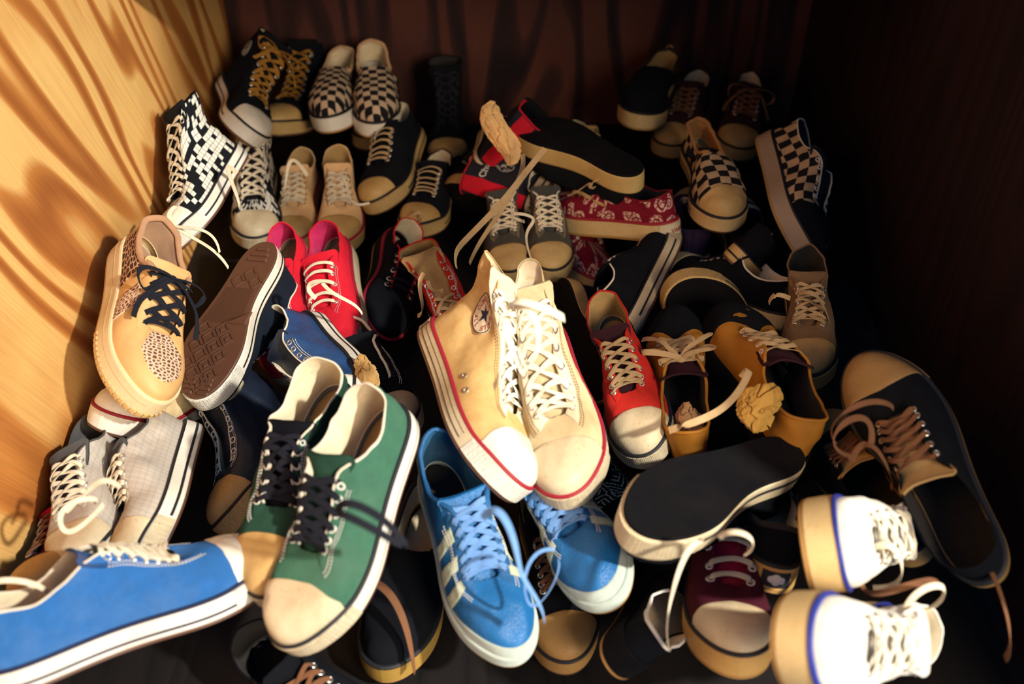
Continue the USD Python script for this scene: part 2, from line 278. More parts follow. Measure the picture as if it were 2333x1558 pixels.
class Last:
    N = 160
    def __init__(self, q):
        self.q = q; L = self.L = q['L']; N = self.N
        o = OUT.copy(); o[:, 1] *= q['wide']
        if q['left']: o = o * [1, -1]; o = np.roll(o[::-1], 1, axis=0)
        c = np.vstack([o, o[:1]]); d = np.r_[0, np.cumsum(np.linalg.norm(np.diff(c, axis=0), axis=1))]
        sp = CubicSpline(d, c, bc_type='periodic')
        fine = sp(np.linspace(0, d[-1], 1200)); a = np.r_[0, np.cumsum(np.linalg.norm(np.diff(fine, axis=0), axis=1))]
        fine *= L; a *= L
        k = np.linspace(0, a[-1], N + 1)[:-1]
        self.o = np.stack([np.interp(k, a, fine[:, 0]), np.interp(k, a, fine[:, 1])], 1)
        self.o[:, 0] -= self.o[:, 0].min()
        t = np.roll(self.o, -1, 0) - np.roll(self.o, 1, 0); t /= np.linalg.norm(t, axis=1, keepdims=True)
        self.n2 = np.stack([t[:, 1], -t[:, 0]], 1)
        if (self.n2 * (self.o - self.o.mean(0))).sum() < 0: self.n2 = -self.n2
        self.tot = a[-1]; self.ih = ih = int(np.argmin(self.o[:, 0]))
        i = np.arange(N); self.sgn = np.where(i <= ih, 1.0, -1.0)
        self.s = np.where(i <= ih, i / ih, (N - i) / (N - ih))
        s = self.s
        kk = np.array(q.get('top_keys') or TOP[q['top']]); f = PchipInterpolator(kk[:, 0], kk[:, 1:])
        T = f(s) * L; T[:, 1] *= self.sgn * q['wide']
        if q.get('tmod'): T = q['tmod'](T, s, self.sgn)
        self.zt = q['sole_h'] + (q['toe_h'] - q['sole_h']) * (1 - smoothstep(.16, .30, s)) + .002 * smoothstep(.85, 1, s)
        B = np.column_stack([self.o - self.n2 * .0040, self.zt * .86])
        hT = T[:, 2] - B[:, 2]
        toe = 1 - smoothstep(.20, .42, s); heel = smoothstep(.5, .8, s)
        C1 = B.copy(); C1[:, :2] += self.n2 * (.0015 + .003 * (1 - toe) * (1 - heel))[:, None]
        C1[:, 2] += hT * (.42 + q['toe_box'] * toe)
        k = .52 * toe + .40 * (1 - toe) * (1 - heel) + .55 * heel
        C2 = T.copy(); C2[:, :2] += (B - T)[:, :2] * k[:, None]
        C2[:, 2] = B[:, 2] + hT * (.99 * toe + .90 * (1 - toe) * (1 - heel) + .66 * heel)
        self.B, self.C1, self.C2, self.T = [np.vstack([x, x[:1]]) for x in (B, C1, C2, T)]
    def idx(self, sig):
        sig = np.asarray(sig, float)
        return np.where(sig >= 0, sig * self.ih, sig * (self.N - self.ih))
    def _l(self, A, f):
        f = np.mod(f, self.N); i = np.floor(f).astype(int); t = (f - i)[..., None]
        return A[i] * (1 - t) + A[i + 1] * t
    def S(self, f, v):
        f, v = np.broadcast_arrays(np.asarray(f, float), np.asarray(v, float)); w = v[..., None]
        return (1 - w) ** 3 * self._l(self.B, f) + 3 * w * (1 - w) ** 2 * self._l(self.C1, f) + 3 * w * w * (1 - w) * self._l(self.C2, f) + w ** 3 * self._l(self.T, f)
    def nrm(self, f, v):
        e = .6; a = self.S(np.asarray(f) + e, np.minimum(v, .985)) - self.S(np.asarray(f) - e, np.minimum(v, .985))
        b = self.S(f, np.clip(np.asarray(v) + .02, 0, 1)) - self.S(f, np.clip(np.asarray(v) - .02, 0, 1))
        n = np.cross(a, b); n /= np.linalg.norm(n, axis=-1, keepdims=True) + 1e-15
        p = self.S(f, v) - [self.L * .45, 0, .01]
        return n * np.where((n * p).sum(-1) < 0, -1, 1)[..., None] if self._flip is None else n * self._flip
    _flip = None
    def fix(self):
        n = self.nrm(np.array([self.ih * .6]), np.array([.4])); raw = 1.0
        self._flip = 1.0; r = self.nrm(np.array([self.ih * .6]), np.array([.4]))
        self._flip = 1.0 if (r * n).sum() > 0 else -1.0
    def ring(self, f, off, z):
        o = self._l(np.vstack([self.o, self.o[:1]]), f); n = self._l(np.vstack([self.n2, self.n2[:1]]), f)
        return np.concatenate([o + n * np.asarray(off)[..., None], np.broadcast_to(np.asarray(z, float), o.shape[:-1])[..., None]], -1)
    def ztop(self, f): return self._l(np.r_[self.zt, self.zt[:1]][:, None], f)[..., 0]
    def v_at(self, f, dist):
        """v of the point that lies dist below the top line"""
        vs = np.linspace(1, 0, 60); P = self.S(np.full(60, f), vs)
        return float(np.interp(dist, np.r_[0, np.cumsum(np.linalg.norm(np.diff(P, axis=0), axis=1))], vs))
    def warp(self, P):
        q = self.q; P = np.array(P, float); L = self.L
        z = P[:, 2].copy()
        if q['crumple']:
            a = q['crumple'] * smoothstep(.026, .06, z)
            g = P * 22.0 + q['seed'] * 7.3
            for k in range(3): P[:, k] += a * 2 * (meshkit.fbm(g, 3, 11 * k + q['seed']) - .5) * (1.7 if k == 1 else 1)
        if q.get('flop'):
            z0, ax, ay = q['flop']; h = np.maximum(P[:, 2] - z0, 0)
            for k, a in ((0, ax), (1, ay)):
                th = a * smoothstep(0, .06, h); P[:, k] += h * np.sin(th)
            th = np.hypot(ax, ay) * smoothstep(0, .06, h); P[:, 2] = np.where(h > 0, z0 + h * np.cos(th), P[:, 2])
        t = np.clip((P[:, 0] / L - .60) / .40, 0, 1.2); P[:, 2] += q['spring'] * t ** 2
        if q['curl']:
            t = (P[:, 0] / L - .35); P[:, 2] += q['curl'] * t * t * L
        return P

DEF = dict(L=.285, wide=1.0, left=True, top='low', sole_h=.026, toe_h=.030, toe_box=.36, spring=.010, curl=0.0, crumple=.0042, seed=1)
RES = 1.0

def build_shoe(q):
    q = {**DEF, **q}; M = Last(q); M.fix(); L, N = M.L, M.N
    rng = np.random.default_rng(q['seed'] * 17 + 3)
    # pose: the heel and toe ends of the sole line, and which way the laces look
    A = q['pose']
    Ph, Pt, up = A
    d = Pt - Ph; d /= np.linalg.norm(d)
    up = np.array(up, float); up -= d * (up @ d); up /= np.linalg.norm(up)
    R = np.stack([d, np.cross(up, d), up])
    root = UsdGeom.Xform.Define(stage, numbered('/World/' + q['name']))
    root.AddTransformOp().Set(Gf.Matrix4d(*R[0], 0, *R[1], 0, *R[2], 0, *map(float, Ph), 1))
    root = root.GetPrim(); keys(root, q['label'], q.get('category', 'shoe'))
    def add(name, m, mat, smooth=True, uv=None, parent=None, **kw):
        v, f = (m.vertices, m.faces) if hasattr(m, 'faces') else m
        return put(name, (M.warp(v), f), mat, parent or root, smooth=smooth, uv=uv, **kw)
    def local(p): return (np.asarray(p, float) - Ph) @ R.T

    mu, ms, ml = q['upper'], q['rubber'], q['lining']
    # upper
    nu, nv = 161, 18
    F = np.linspace(0, N, nu)[:, None]; V = (1 - (1 - np.linspace(0, 1, nv)) ** 1.0)[None]
    P = M.S(F, V)
    zc = np.interp(P[..., 0], np.linspace(0, L, 40), [M.T[:, 2].max()] * 40)
    arc = np.r_[0, np.cumsum(np.linalg.norm(np.diff(np.vstack([M.o, M.o[:1]]), axis=0), axis=1))]
    if q.get('uv') == 'side':
        uv = np.stack([np.broadcast_to(arc[(np.arange(nu) * (N // 160))][:, None], P.shape[:2]), P[..., 2]], -1)
    elif q.get('uv') == 'chart':
        cum = np.concatenate([np.zeros((nu, 1)), np.cumsum(np.linalg.norm(np.diff(P, axis=1), axis=2), 1)], 1)
        uv = np.stack([np.broadcast_to(arc[(np.arange(nu) * (N // 160))][:, None], P.shape[:2]), cum], -1)
    else:
        top_z = .36 * L
        uv = np.stack([P[..., 0], np.where(P[..., 1] >= 0, 1, -1) * (.85 * np.abs(P[..., 1]) + .75 * (np.interp(P[..., 0], [0, .4 * L, .65 * L, L], [.33 * L, .33 * L, .215 * L, .1 * L]) - P[..., 2]).clip(0))], -1)
    m = grid(P)
    upper = add('upper', m, mu, uv=uv.reshape(-1, 2))
    # lining
    F2 = np.linspace(0, N, 101)[:, None]; V2 = np.linspace(.04, .995, 10)[None]
    nl = M.nrm(F2, V2 + 0 * F2); Pi = M.S(F2, V2 + 0 * F2) - nl * np.where(V2 > .97, .0012, .0022)[..., None]
    toe_only = None
    add('lining', grid(Pi, flip=True), ml)
    # collar binding
    f0 = q.get('bind_from', .26)
    sg = np.linspace(f0, 2 - f0, 90); f = M.idx(np.where(sg <= 1, sg, sg - 2)); f = np.where(sg > 1, f + N, f)
    if q.get('binding') is not None:
        add('collar_binding', tube(M._l(M.T, f) + [0, 0, .0003], q.get('bind_r', .0014), 6), q['binding'])
    # foxing
    Fx = np.linspace(0, N, 121); zt = M.ztop(Fx)
    prof = [[(-.0015, 0.0), (0, .06)], [(0, .06), (.0006, .5), (0.0002, .92)], [(0.0002, .92), (-.0010, 1.0)], [(-.0010, 1.0), (-.0075, 1.0)]]
    fox = []
    for seg in prof:
        pts = np.stack([M.ring(Fx, np.full(121, o + q.get('flare', 0) * (1 - z)), zt * z) for o, z in seg], 1)
        fox.append(grid(pts))
    add('sole_band', join(fox), ms)
    # outsole, insole
    def plate(off, z, nx=46, ny=9):
        s = np.linspace(0, 1, nx) ** 1.0
        a = M.ring(M.idx(s), np.full(nx, off), 0); b = M.ring(M.idx(-s), np.full(nx, off), 0)
        w = np.linspace(0, 1, ny)[None, :, None]
        p = a[:, None] * (1 - w) + b[:, None] * w; p[..., 2] = z
        return p
    osr = grid(np.stack([M.ring(Fx, np.full(121, -.0012), np.full(121, .003)), M.ring(Fx, np.full(121, -.0008), np.full(121, -.0025)), M.ring(Fx, np.full(121, -.002), np.full(121, -.0035))], 1))
    sole = add('outsole', join([grid(plate(-.002, -.0035)), osr]), q['outsole'], smooth=35)
    if q.get('tread'): q['tread'](M, add, sole, q)
    add('insole', grid(plate(-.006, q['sole_h'] * .62)), q.get('insole', ml))

    def band(name, s0, s1, z0, z1, off, mat, n=81, parent=None, taper=False, smooth=True, **kw):
        """a strip around the sole band; s0 -> s1 signed, through 1 = the heel when s1 > 1"""
        sg = np.linspace(s0, s1, n); f = M.idx(np.where(sg <= 1, sg, sg - 2)); f = np.where(sg > 1, f + N, f)
        zz = M.ztop(f); o = np.full(n, off)
        if taper: o = off * np.minimum(1, np.minimum(np.arange(n), np.arange(n)[::-1]) / 3.0)
        base = q.get('flare', 0)
        segs = [[(0, z0), (1, z0 + .02)], [(1, z0 + .02), (1, z1 - .02)], [(1, z1 - .02), (0, z1)]]
        g = [grid(np.stack([M.ring(f, np.where(k > 0, o, -.0006) + .0005 + base * (1 - z), zz * z) for k, z in sgm], 1)) for sgm in segs]
        return add(name, join(g), mat, parent=parent, smooth=smooth, **kw)
    def wrap_sole(m, s, zmid, out, turn=1):
        """lettering laid on the sole band around the heel; x of m runs along the band"""
        v, f = m; f_s = M.idx(s)
        fi = f_s + turn * v[:, 0] / M.tot * N
        b = M.ring(fi, v[:, 2] + out + .0005, zmid + v[:, 1])
        return (b, f)
    def overlay(name, fv, off, mat, na=30, nb=10, parent=None, uv=None, **kw):
        """a panel lying on the upper; fv(a, b) -> (f, v) for a, b in 0..1"""
        a = np.linspace(0, 1, na)[:, None] + np.zeros((1, nb)); b = np.linspace(0, 1, nb)[None] + np.zeros((na, 1))
        f, v = fv(a, b); Ps = M.S(f, v); n = M.nrm(f, v)
        Pp = np.pad(Ps + n * off, ((1, 1), (1, 1), (0, 0)), mode='edge'); Pb = np.pad(Ps - n * .0005, ((1, 1), (1, 1), (0, 0)), mode='edge')
        e = np.zeros(Pp.shape[:2], bool); e[0] = e[-1] = True; e[:, 0] = e[:, -1] = True
        Pp[e] = Pb[e]
        U = None
        if uv is not None:
            U = np.pad(uv(f, v, Ps), ((1, 1), (1, 1), (0, 0)), mode='edge').reshape(-1, 2)
        return add(name, grid(Pp), mat, parent=parent, uv=U, **kw)
    def on_surface(m, sig, v0, out, turn=0.0):
        """a small flat mesh laid on the side of the upper: x reads left to right, y up"""
        vv, ff = m; f0 = float(M.idx(sig)); h = .5
        c, s_ = math.cos(turn), math.sin(turn); x = vv[:, 0] * c - vv[:, 1] * s_; y = vv[:, 0] * s_ + vv[:, 1] * c
        du = np.linalg.norm(M.S(f0 + 1, v0) - M.S(f0 - 1, v0)) / 2; dv = np.linalg.norm(M.S(f0, v0 + .02) - M.S(f0, v0 - .02)) / .04
        side = 1 if sig > 0 else -1
        f = f0 + x / du; v = np.clip(v0 + y / dv, 0, 1)
        return (M.S(f, v) + M.nrm(f, v) * (vv[:, 2] + out)[:, None], ff)
    def stitches(paths, mat, name='stitching', parent=None, step=.0034):
        out = []
        bx = np.array([[x, y, z] for x in (-.0011, .0011) for y in (-.0005, .0005) for z in (.0009, .0016)])
        bf = np.array([[0, 1, 3], [0, 3, 2], [4, 6, 7], [4, 7, 5], [0, 4, 5], [0, 5, 1], [2, 3, 7], [2, 7, 6], [1, 5, 7], [1, 7, 3]])
        for f, v in paths:
            f = np.linspace(f[0], f[-1], 200) if len(f) == 2 else np.asarray(f); v = np.interp(np.linspace(0, 1, len(f)), np.linspace(0, 1, len(v)), v)
            p = M.S(f, v); nn = M.nrm(f, v); dd = np.r_[0, np.cumsum(np.linalg.norm(np.diff(p, axis=0), axis=1))]
            for x in np.arange(step / 2, dd[-1], step):
                c = np.array([np.interp(x, dd, p[:, k]) for k in range(3)]); c2 = np.array([np.interp(x + .001, dd, p[:, k]) for k in range(3)])
                j = min(np.searchsorted(dd, x), len(p) - 1)
                if np.linalg.norm(c2 - c) < 1e-6: continue
                fr = frame(nn[j], c2 - c); out.append((c + bx @ fr, bf))
        if out: add(name, join(out), mat, smooth=False, parent=parent)
    q['_api'] = dict(M=M, add=add, band=band, wrap_sole=wrap_sole, overlay=overlay, on_surface=on_surface, stitches=stitches, local=local, root=root, R=R, Ph=Ph)

    # trim of the sole band
    for st in q.get('stripes', []): band('sole_stripe', st[0], 2 - st[0], st[1], st[2], st[4] if len(st) > 4 else .0006, st[3], n=121)
    if q.get('piping') is not None:
        fxx = np.linspace(0, N, 121); zz = M.ztop(fxx)
        add('sole_piping', grid(np.stack([M.ring(fxx, np.full(121, o), zz * k) for o, k in ((.0004, .88), (.0009, .90), (.0008, .985), (-.0022, 1.03), (-.0060, 1.02))], 1)), q['piping'])
    if q.get('bumper') is not None: band('toe_bumper', -.26, .26, .05, .86, .0014, q['bumper'], n=61, taper=False)
    # toe cap
    if q.get('cap') is not None:
        xc = q.get('cap_x', .80) * L; bow = q.get('cap_bow', .020) * L
        sc = float(np.interp(xc - bow * -.4, (M.o[:M.ih + 1, 0])[::-1], M.s[:M.ih + 1][::-1])); sc2 = float(np.interp(xc + bow * .4, (M.o[M.ih:, 0]), M.s[M.ih:]))
        sg = np.linspace(-sc2 * .995, sc * .995, 56); fcap = M.idx(sg); vs = np.linspace(0, 1, 50)
        wmax = np.abs(M.S(M.idx(np.array([sc])), 0.0)[0, 1])
        vc = []
        for fi in fcap:
            p = M.S(np.full(50, fi), vs); g = p[:, 0] - (xc - bow * (1 - (p[:, 1] / (wmax + 1e-9)) ** 2) + bow * .0)
            j = np.nonzero(g < 0)[0]
            vc.append(1.0 if len(j) == 0 else (0.0 if j[0] == 0 else vs[j[0] - 1] + (vs[1] - vs[0]) * g[j[0] - 1] / (g[j[0] - 1] - g[j[0]])))
        vc = np.array(vc)
        a_i = lambda a: np.interp(a, np.linspace(0, 1, 56), fcap)
        overlay('toe_cap', lambda a, b: (a_i(a), b * np.interp(a, np.linspace(0, 1, 56), vc)), .0012, q['cap'], na=56, nb=14)
    # heel patch and lettering
    if q.get('plate'):
        band('heel_plate', .90, 1.10, .12, .86, .0014, q['plate_mat'], n=21)
        hz = q['sole_h'] * .5
        if q['plate'] == 'all_star':
            al = wrap_sole(finer(text_at('ALL', .0088, .0004, -.0150, 0, squeeze=.8), .004), 1.0, hz, .0014, q.get('plate_turn', 1)); stt = finer(flat(star_poly(.0062), .0004), .004)
            sr = wrap_sole(finer(text_at('STAR', .0088, .0004, .0178, 0, squeeze=.8), .004), 1.0, hz, .0014, q.get('plate_turn', 1)); stt = wrap_sole((stt[0] , stt[1]), 1.0, hz, .0014, q.get('plate_turn', 1))
            add('heel_lettering', join([al, stt, sr]), q['ink'], smooth=False)
        elif q['plate'] == 'vans':
            add('heel_lettering', wrap_sole(finer(text_at('VANS', .007, .0004), .004), 1.0, hz, .0014), q['ink'], smooth=False)
    if q.get('heel_strip') is not None:
        fs = M.idx(1.0)
        overlay('heel_strip', lambda a, b: (fs + (a - .5) * 2 * q.get('strip_w', .008) / M.tot * N, b * .97 + .01), .0010, q['heel_strip'], na=6, nb=16)
    # tongue
    st = q.get('eye_top', .52 if q['top'] != 'high' else .60)
    if q.get('tongue') is not None:
        ss = np.linspace(.20, st, 16); tp = (M._l(M.T, M.idx(ss)) + M._l(M.T, M.idx(-ss))) / 2; tw = (M._l(M.T, M.idx(ss))[:, 1] - M._l(M.T, M.idx(-ss))[:, 1]) / 2
        c = np.column_stack([tp[:, 0], tp[:, 1], tp[:, 2] - .0055]); c = np.vstack([[c[0] + [.014, 0, -.004]], c])
        dirn = c[-1] - c[-4]; dirn /= np.linalg.norm(dirn); ext = q.get('tongue_ext', .026); tip = q.get('tongue_tip', .5)
        e = []; p_ = c[-1]; a0 = math.atan2(dirn[2], -dirn[0])
        for k in range(8):
            a = a0 + tip * (k + 1) / 8; p_ = p_ + np.array([-math.cos(a), q.get('tongue_side', 0) * (k + 1) / 8, math.sin(a)]) * ext / 8; e.append(p_)
        c = np.vstack([c, e]); hw = np.r_[tw[0] * .8, tw, np.linspace(tw[-1], tw[-1] + .004, 8)] + np.linspace(.004, .009, len(c)); hw[-1] *= .82; hw[-2] *= .94
        yy = np.linspace(-1, 1, 9); tan = np.gradient(c, axis=0); tan /= np.linalg.norm(tan, axis=1, keepdims=True); nn = np.cross(tan, [0, 1.0, 0]); nn *= np.sign(nn[:, 2:3] + 1e-9)
        top = c[:, None] + yy[None, :, None] * hw[:, None, None] * np.array([0, 1.0, 0]) + nn[:, None] * (-.006 * yy ** 2)[None, :, None] + (nn * (.0025 * (1 - 0)))[:, None] * 0
        thick = q.get('tongue_t', .003)
        bot = (top - nn[:, None] * thick)
        loop = np.concatenate([top, bot[:, ::-1], top[:, :1]], 1)
        v, f = grid(loop); m_ = loop.shape[1]; nr = len(c)
        capf = [[(nr - 1) * m_ + j, (nr - 1) * m_ + j + 1, (nr - 1) * m_ + 16 - j] for j in range(8)] + [[(nr - 1) * m_ + j, (nr - 1) * m_ + 16 - j, (nr - 1) * m_ + 17 - j] for j in range(9)]
        tg = add('tongue', (v, np.concatenate([f, capf])), q['tongue'])
        if q.get('tongue_label'):
            q['tongue_label'](c, hw, nn, add, tg)
    # eyelets and laces
    n_e = q.get('eyelets', 0)
    eye = {1: [], -1: []}
    if n_e:
        for side in (1, -1):
            for sgi in np.linspace(q.get('eye_from', .305), st - .005, n_e):
                f0 = float(M.idx(side * sgi)); v0 = M.v_at(f0, q.get('eye_in', .0075)); p = M.S(f0, v0); n = M.nrm(np.array([f0]), np.array([v0]))[0]
                edge = M._l(M.T, np.array([f0]))[0]
                eye[side].append((p, n, edge))
                if q.get('eye_mat') is not None:
                    fr = frame(n, np.array([1.0, 0, 0])); v, f = torus(q.get('eye_r', .0034), q.get('eye_t', .0011)); add('eyelet', (v @ fr + p + n * .0006, f), q['eye_mat'])
    if n_e and q.get('lace') is not None:
        lw, lt = q.get('lace_w', .0062), q.get('lace_t', .0014); rb = []; n_ok = q.get('laced', n_e)
        upc = np.array([-.25, 0, 1.0])
        def cross(i, j, sd, lift=0.0):
            p, n, ed = eye[sd][i]; p2, n2, ed2 = eye[-sd][j]
            mid = (ed + ed2) / 2 + upc * (.0035 + lift)
            pts = [p - n * .0015, p + n * .0022, ed + n * .0030, mid, ed2 + n2 * q.get('dive', .001), p2 + n2 * q.get('dive2', -.001)]
            pp = catmull(pts, 16); nr = np.vstack([np.interp(np.linspace(0, 1, 16), [0, .3, .5, .7, 1], [n[k], n[k], upc[k], n2[k], n2[k]]) for k in range(3)]).T
            rb.append(ribbon(pp, nr, lw, lt))
        lo = q.get('lace_from', 0)
        if q.get('lacing', 'cross') == 'cross':
            for i in range(lo, n_ok - 1):
                cross(i, i + 1, 1, .0); cross(i, i + 1, -1, .0016)
            p, n, ed = eye[1][lo]; p2, n2, ed2 = eye[-1][lo]
            pp = catmull([p - n * .001, p + n * .0025, (ed + ed2) / 2 + upc * .003, p2 + n2 * .0025, p2 - n2 * .001], 16); rb.append(ribbon(pp, np.tile(upc, (16, 1)), lw, lt))
        else:
            for i in range(lo, n_ok):
                p, n, ed = eye[1][i]; p2, n2, ed2 = eye[-1][i]
                pp = catmull([p - n * .0015, p + n * .0028, (ed + ed2) / 2 + upc * (.004 + .002 * rng.random()), p2 + n2 * .0028, p2 - n2 * .0015], 16)
                rb.append(ribbon(pp, np.tile(upc, (16, 1)) + np.outer(np.linspace(1, 0, 16), n) + np.outer(np.linspace(0, 1, 16), n2), lw, lt))
        k = n_ok - 1
        if q.get('bow'):
            c0 = (eye[1][k][0] + eye[-1][k][0]) / 2 + upc * .008
            for sd in (1, -1):
                pts = [eye[sd][k][0], eye[sd][k][0] + eye[sd][k][1] * .004, c0]; pp = catmull(pts, 10); rb.append(ribbon(pp, np.tile(upc, (10, 1)), lw, lt))
                r = rng.random(6) * .008
                pts = [c0, c0 + [.004, sd * .020, .010], c0 + [.012 + r[0], sd * (.045 + r[1]), .004], c0 + [.024 + r[2], sd * .040, -.008], c0 + [.012, sd * .018, .002], c0]
                pp = catmull(pts, 26); rb.append(ribbon(pp, np.tile(upc, (26, 1)) + rng.normal(0, .3, 3), lw, lt))
                pts = [c0, c0 + [.015, sd * .012, .006], c0 + [.038 + r[3], sd * (.030 + r[4]), -.004], c0 + [.065 + r[5], sd * .048, -.022]]
                pp = catmull(pts, 20); rb.append(ribbon(pp, np.tile(upc, (20, 1)), lw, lt))
            kn = trimesh.creation.icosphere(2, .006); kn.apply_scale([1.0, 1.1, .7]); rb.append((kn.vertices + c0, kn.faces))
        for sd, pts in q.get('tails', []):      # tails in the shoe's own frame, from the top eyelet
            e0 = eye[sd][k]
            pts = [e0[0] - e0[1] * .001, e0[0] + e0[1] * .004] + [np.array(p) * [L, L, L] for p in pts]
            n_ = 12 * len(pts); pp = catmull(pts, n_); tw = rng.random() * 2; ang = np.linspace(0, tw, n_)
            rb.append(ribbon(pp, np.stack([.3 * np.sin(ang), .5 * np.sin(ang * 1.3), np.cos(ang)], 1) + [0, 0, .4], lw, lt))
        add('lace', join(rb), q['lace'])
    for pts, w in q.get('ends', []):            # long loose lace ends given in the room
        n_ = 14 * len(pts); P_ = catmull(np.array([at(*p) for p in pts]), n_)
        pv = local(P_); a = np.linspace(0, q.get('twist', 1.5), n_); upl = R @ np.array([0, -.45, .8])
        v, f = ribbon(pv, upl[None] * np.cos(a)[:, None] + (R @ np.array([1.0, 0, 0.2]))[None] * np.sin(a)[:, None], w, .0014)
        put('lace_end', (v, f), q['lace'], root, smooth=True)
    for fn in q.get('extra', []): fn(q['_api'], q)
    return root

def solve_pose(toe, heel, L, up, near=None):
    """the sole line whose toe and heel ends are seen along two rays: toe at a height, heel at one sole length from it"""
    if len(toe) == 4 or len(heel) == 4:         # one end in the picture, the other a direction away
        a, b = (heel, toe) if len(toe) == 4 else (toe, heel)
        A = at(*a); v = np.array(b[:3], float); B = A + v / np.linalg.norm(v) * L
        return (A, B, np.array(up, float), L) if len(toe) == 4 else (B, A, np.array(up, float), L)
    Pt = at(*toe); d = ray(*heel[:2]); d /= np.linalg.norm(d); g = at(*heel)
    w = CAM - Pt; b = d @ w; c = w @ w - L * L; disc = b * b - c
    if disc < 0: t = -b
    else:
        r = [-b - math.sqrt(disc), -b + math.sqrt(disc)]; t = min(r, key=lambda x: abs((CAM + d * x)[2] - heel[2]))
    Ph = CAM + d * t; dd = Pt - Ph; ln = np.linalg.norm(dd)
    return Ph, Pt, np.array(up, float), ln

# ------------------------------------------------------------------ the plywood corner
def plywood(name, light, mid, dark, along, across, seed, gscale, rough=0.55, tilt=0.0, ramp=(.10, .5), k=110.0, grain=0.45):
    """rotary cut veneer: contour lines of a stretched noise, fibres and knots. along: grain axis."""
    sc = {'y': (7.0, 1.5, 7.0), 'z': (6.0, 6.0, 0.9)}[along]; fs = {'y': (900.0, 14.0, 900.0), 'z': (900.0, 900.0, 14.0)}[along]
    return material(name, {
        'g': ('geometry', {}), 'rt': ('mapping', {'rotation': (tilt, 0, 0)}), 'mp': ('mapping', {'scale': tuple(x * gscale for x in sc), 'location': (seed, seed * 1.7, seed * .6)}), 'n': ('noise_texture', {'scale': grain, 'detail': 2.0, 'roughness': 0.45, 'distortion': 0.35}),
        'k': ('math', {'math_type': 'multiply', 'value2': k}), 's': ('math', {'math_type': 'sine'}), 'h': ('math', {'math_type': 'multiply_add', 'value2': .5, 'value3': .5}),
        'r': ('rgb_ramp', {'ramp': [(0, dark), (ramp[0], mid), (ramp[1], light), (1, light)]}),
        'mf': ('mapping', {'scale': fs}), 'nf': ('noise_texture', {'scale': 0.5, 'detail': 2.0}), 'hv': ('hsv', {}), 'vm': ('math', {'math_type': 'multiply_add', 'value2': .55, 'value3': .72}),
        'nb': ('noise_texture', {'scale': 3.2, 'detail': 3.0}), 'rb': ('rgb_ramp', {'ramp': [(0, (0, 0, 0)), (.40, (0, 0, 0)), (.64, (1, 1, 1)), (1, (1, 1, 1))]}), 'ab': ('math', {'math_type': 'multiply', 'value2': .55}), 'mb': ('mix_color', {'b': mid}),
        'bp': ('bump', {'strength': .25, 'distance': .002}), 'p': ('principled_bsdf', {'roughness': rough, 'specular_ior_level': .3}),
    }, [('g.position', 'rt.vector'), ('rt.vector', 'mp.vector'), ('mp.vector', 'n.vector'), ('n.fac', 'k.value1'), ('k.value', 's.value1'), ('s.value', 'h.value1'), ('h.value', 'r.fac'),
        ('rt.vector', 'mf.vector'), ('mf.vector', 'nf.vector'), ('nf.fac', 'vm.value1'), ('vm.value', 'hv.value'), ('g.position', 'nb.vector'), ('nb.fac', 'rb.fac'), ('rb.color', 'ab.value1'), ('ab.value', 'mb.fac'),
        ('r.color', 'mb.a'), ('mb.result', 'hv.color'), ('hv.color', 'p.base_color'), ('h.value', 'bp.height'), ('bp.normal', 'p.normal')])

XL, XR, YB, ZT = -0.635, 0.66, 2.12, 2.6
TILT = -0.45
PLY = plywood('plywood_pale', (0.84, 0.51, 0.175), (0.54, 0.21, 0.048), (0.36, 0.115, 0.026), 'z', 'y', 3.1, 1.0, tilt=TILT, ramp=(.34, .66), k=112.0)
PLYB = plywood('plywood_red_brown', (0.125, 0.042, 0.028), (0.055, 0.020, 0.018), (0.015, 0.009, 0.011), 'z', 'x', 8.3, 1.5, ramp=(.42, .62), k=70.0)  # red-brown veneer, darkened so part of its shade sits in the colour
PLYR = plywood('plywood_painted_shade', (0.018, 0.008, 0.011), (0.014, 0.007, 0.010), (0.010, 0.006, 0.009), 'z', 'y', 5.0, 1.0)  # near-black colour carries the shade of the right side
FLOOR = plywood('floor_painted_shade', (0.010, 0.0085, 0.0085), (0.008, 0.007, 0.0075), (0.005, 0.005, 0.006), 'y', 'x', 1.0, 1.0)  # boards coloured nearly black in place of the shade under the heap
def panel(name, lo, hi, mat, label):
    lo, hi = np.array(lo, float), np.array(hi, float)
    m = trimesh.creation.box(extents=hi - lo); m.apply_translation((lo + hi) / 2)
    p = put(name, m, mat); keys(p, label, kind='structure'); return p
panel('floor', (XL - .02, -.3, -.02), (XR + .02, YB + .02, 0), FLOOR, 'dark board floor under the pile of shoes, shade put into its colour')
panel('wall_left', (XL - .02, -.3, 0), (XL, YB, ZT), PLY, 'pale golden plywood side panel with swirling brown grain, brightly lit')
panel('wall_back', (XL - .02, YB, 0), (XR + .02, YB + .02, ZT), PLYB, 'red-brown plywood back panel with vertical grain, shade put partly into its colour')
panel('wall_right', (XR, .47, 0), (XR + .02, YB, ZT), PLYR, 'dark plywood side panel, its shade put into the colour')
panel('added_shade_shelf', (XL, 1.50, .60), (XR, YB, .62), PLYR, 'unseen plywood shelf added to shade the back of the box')  # out of view, added to keep light off the back wall

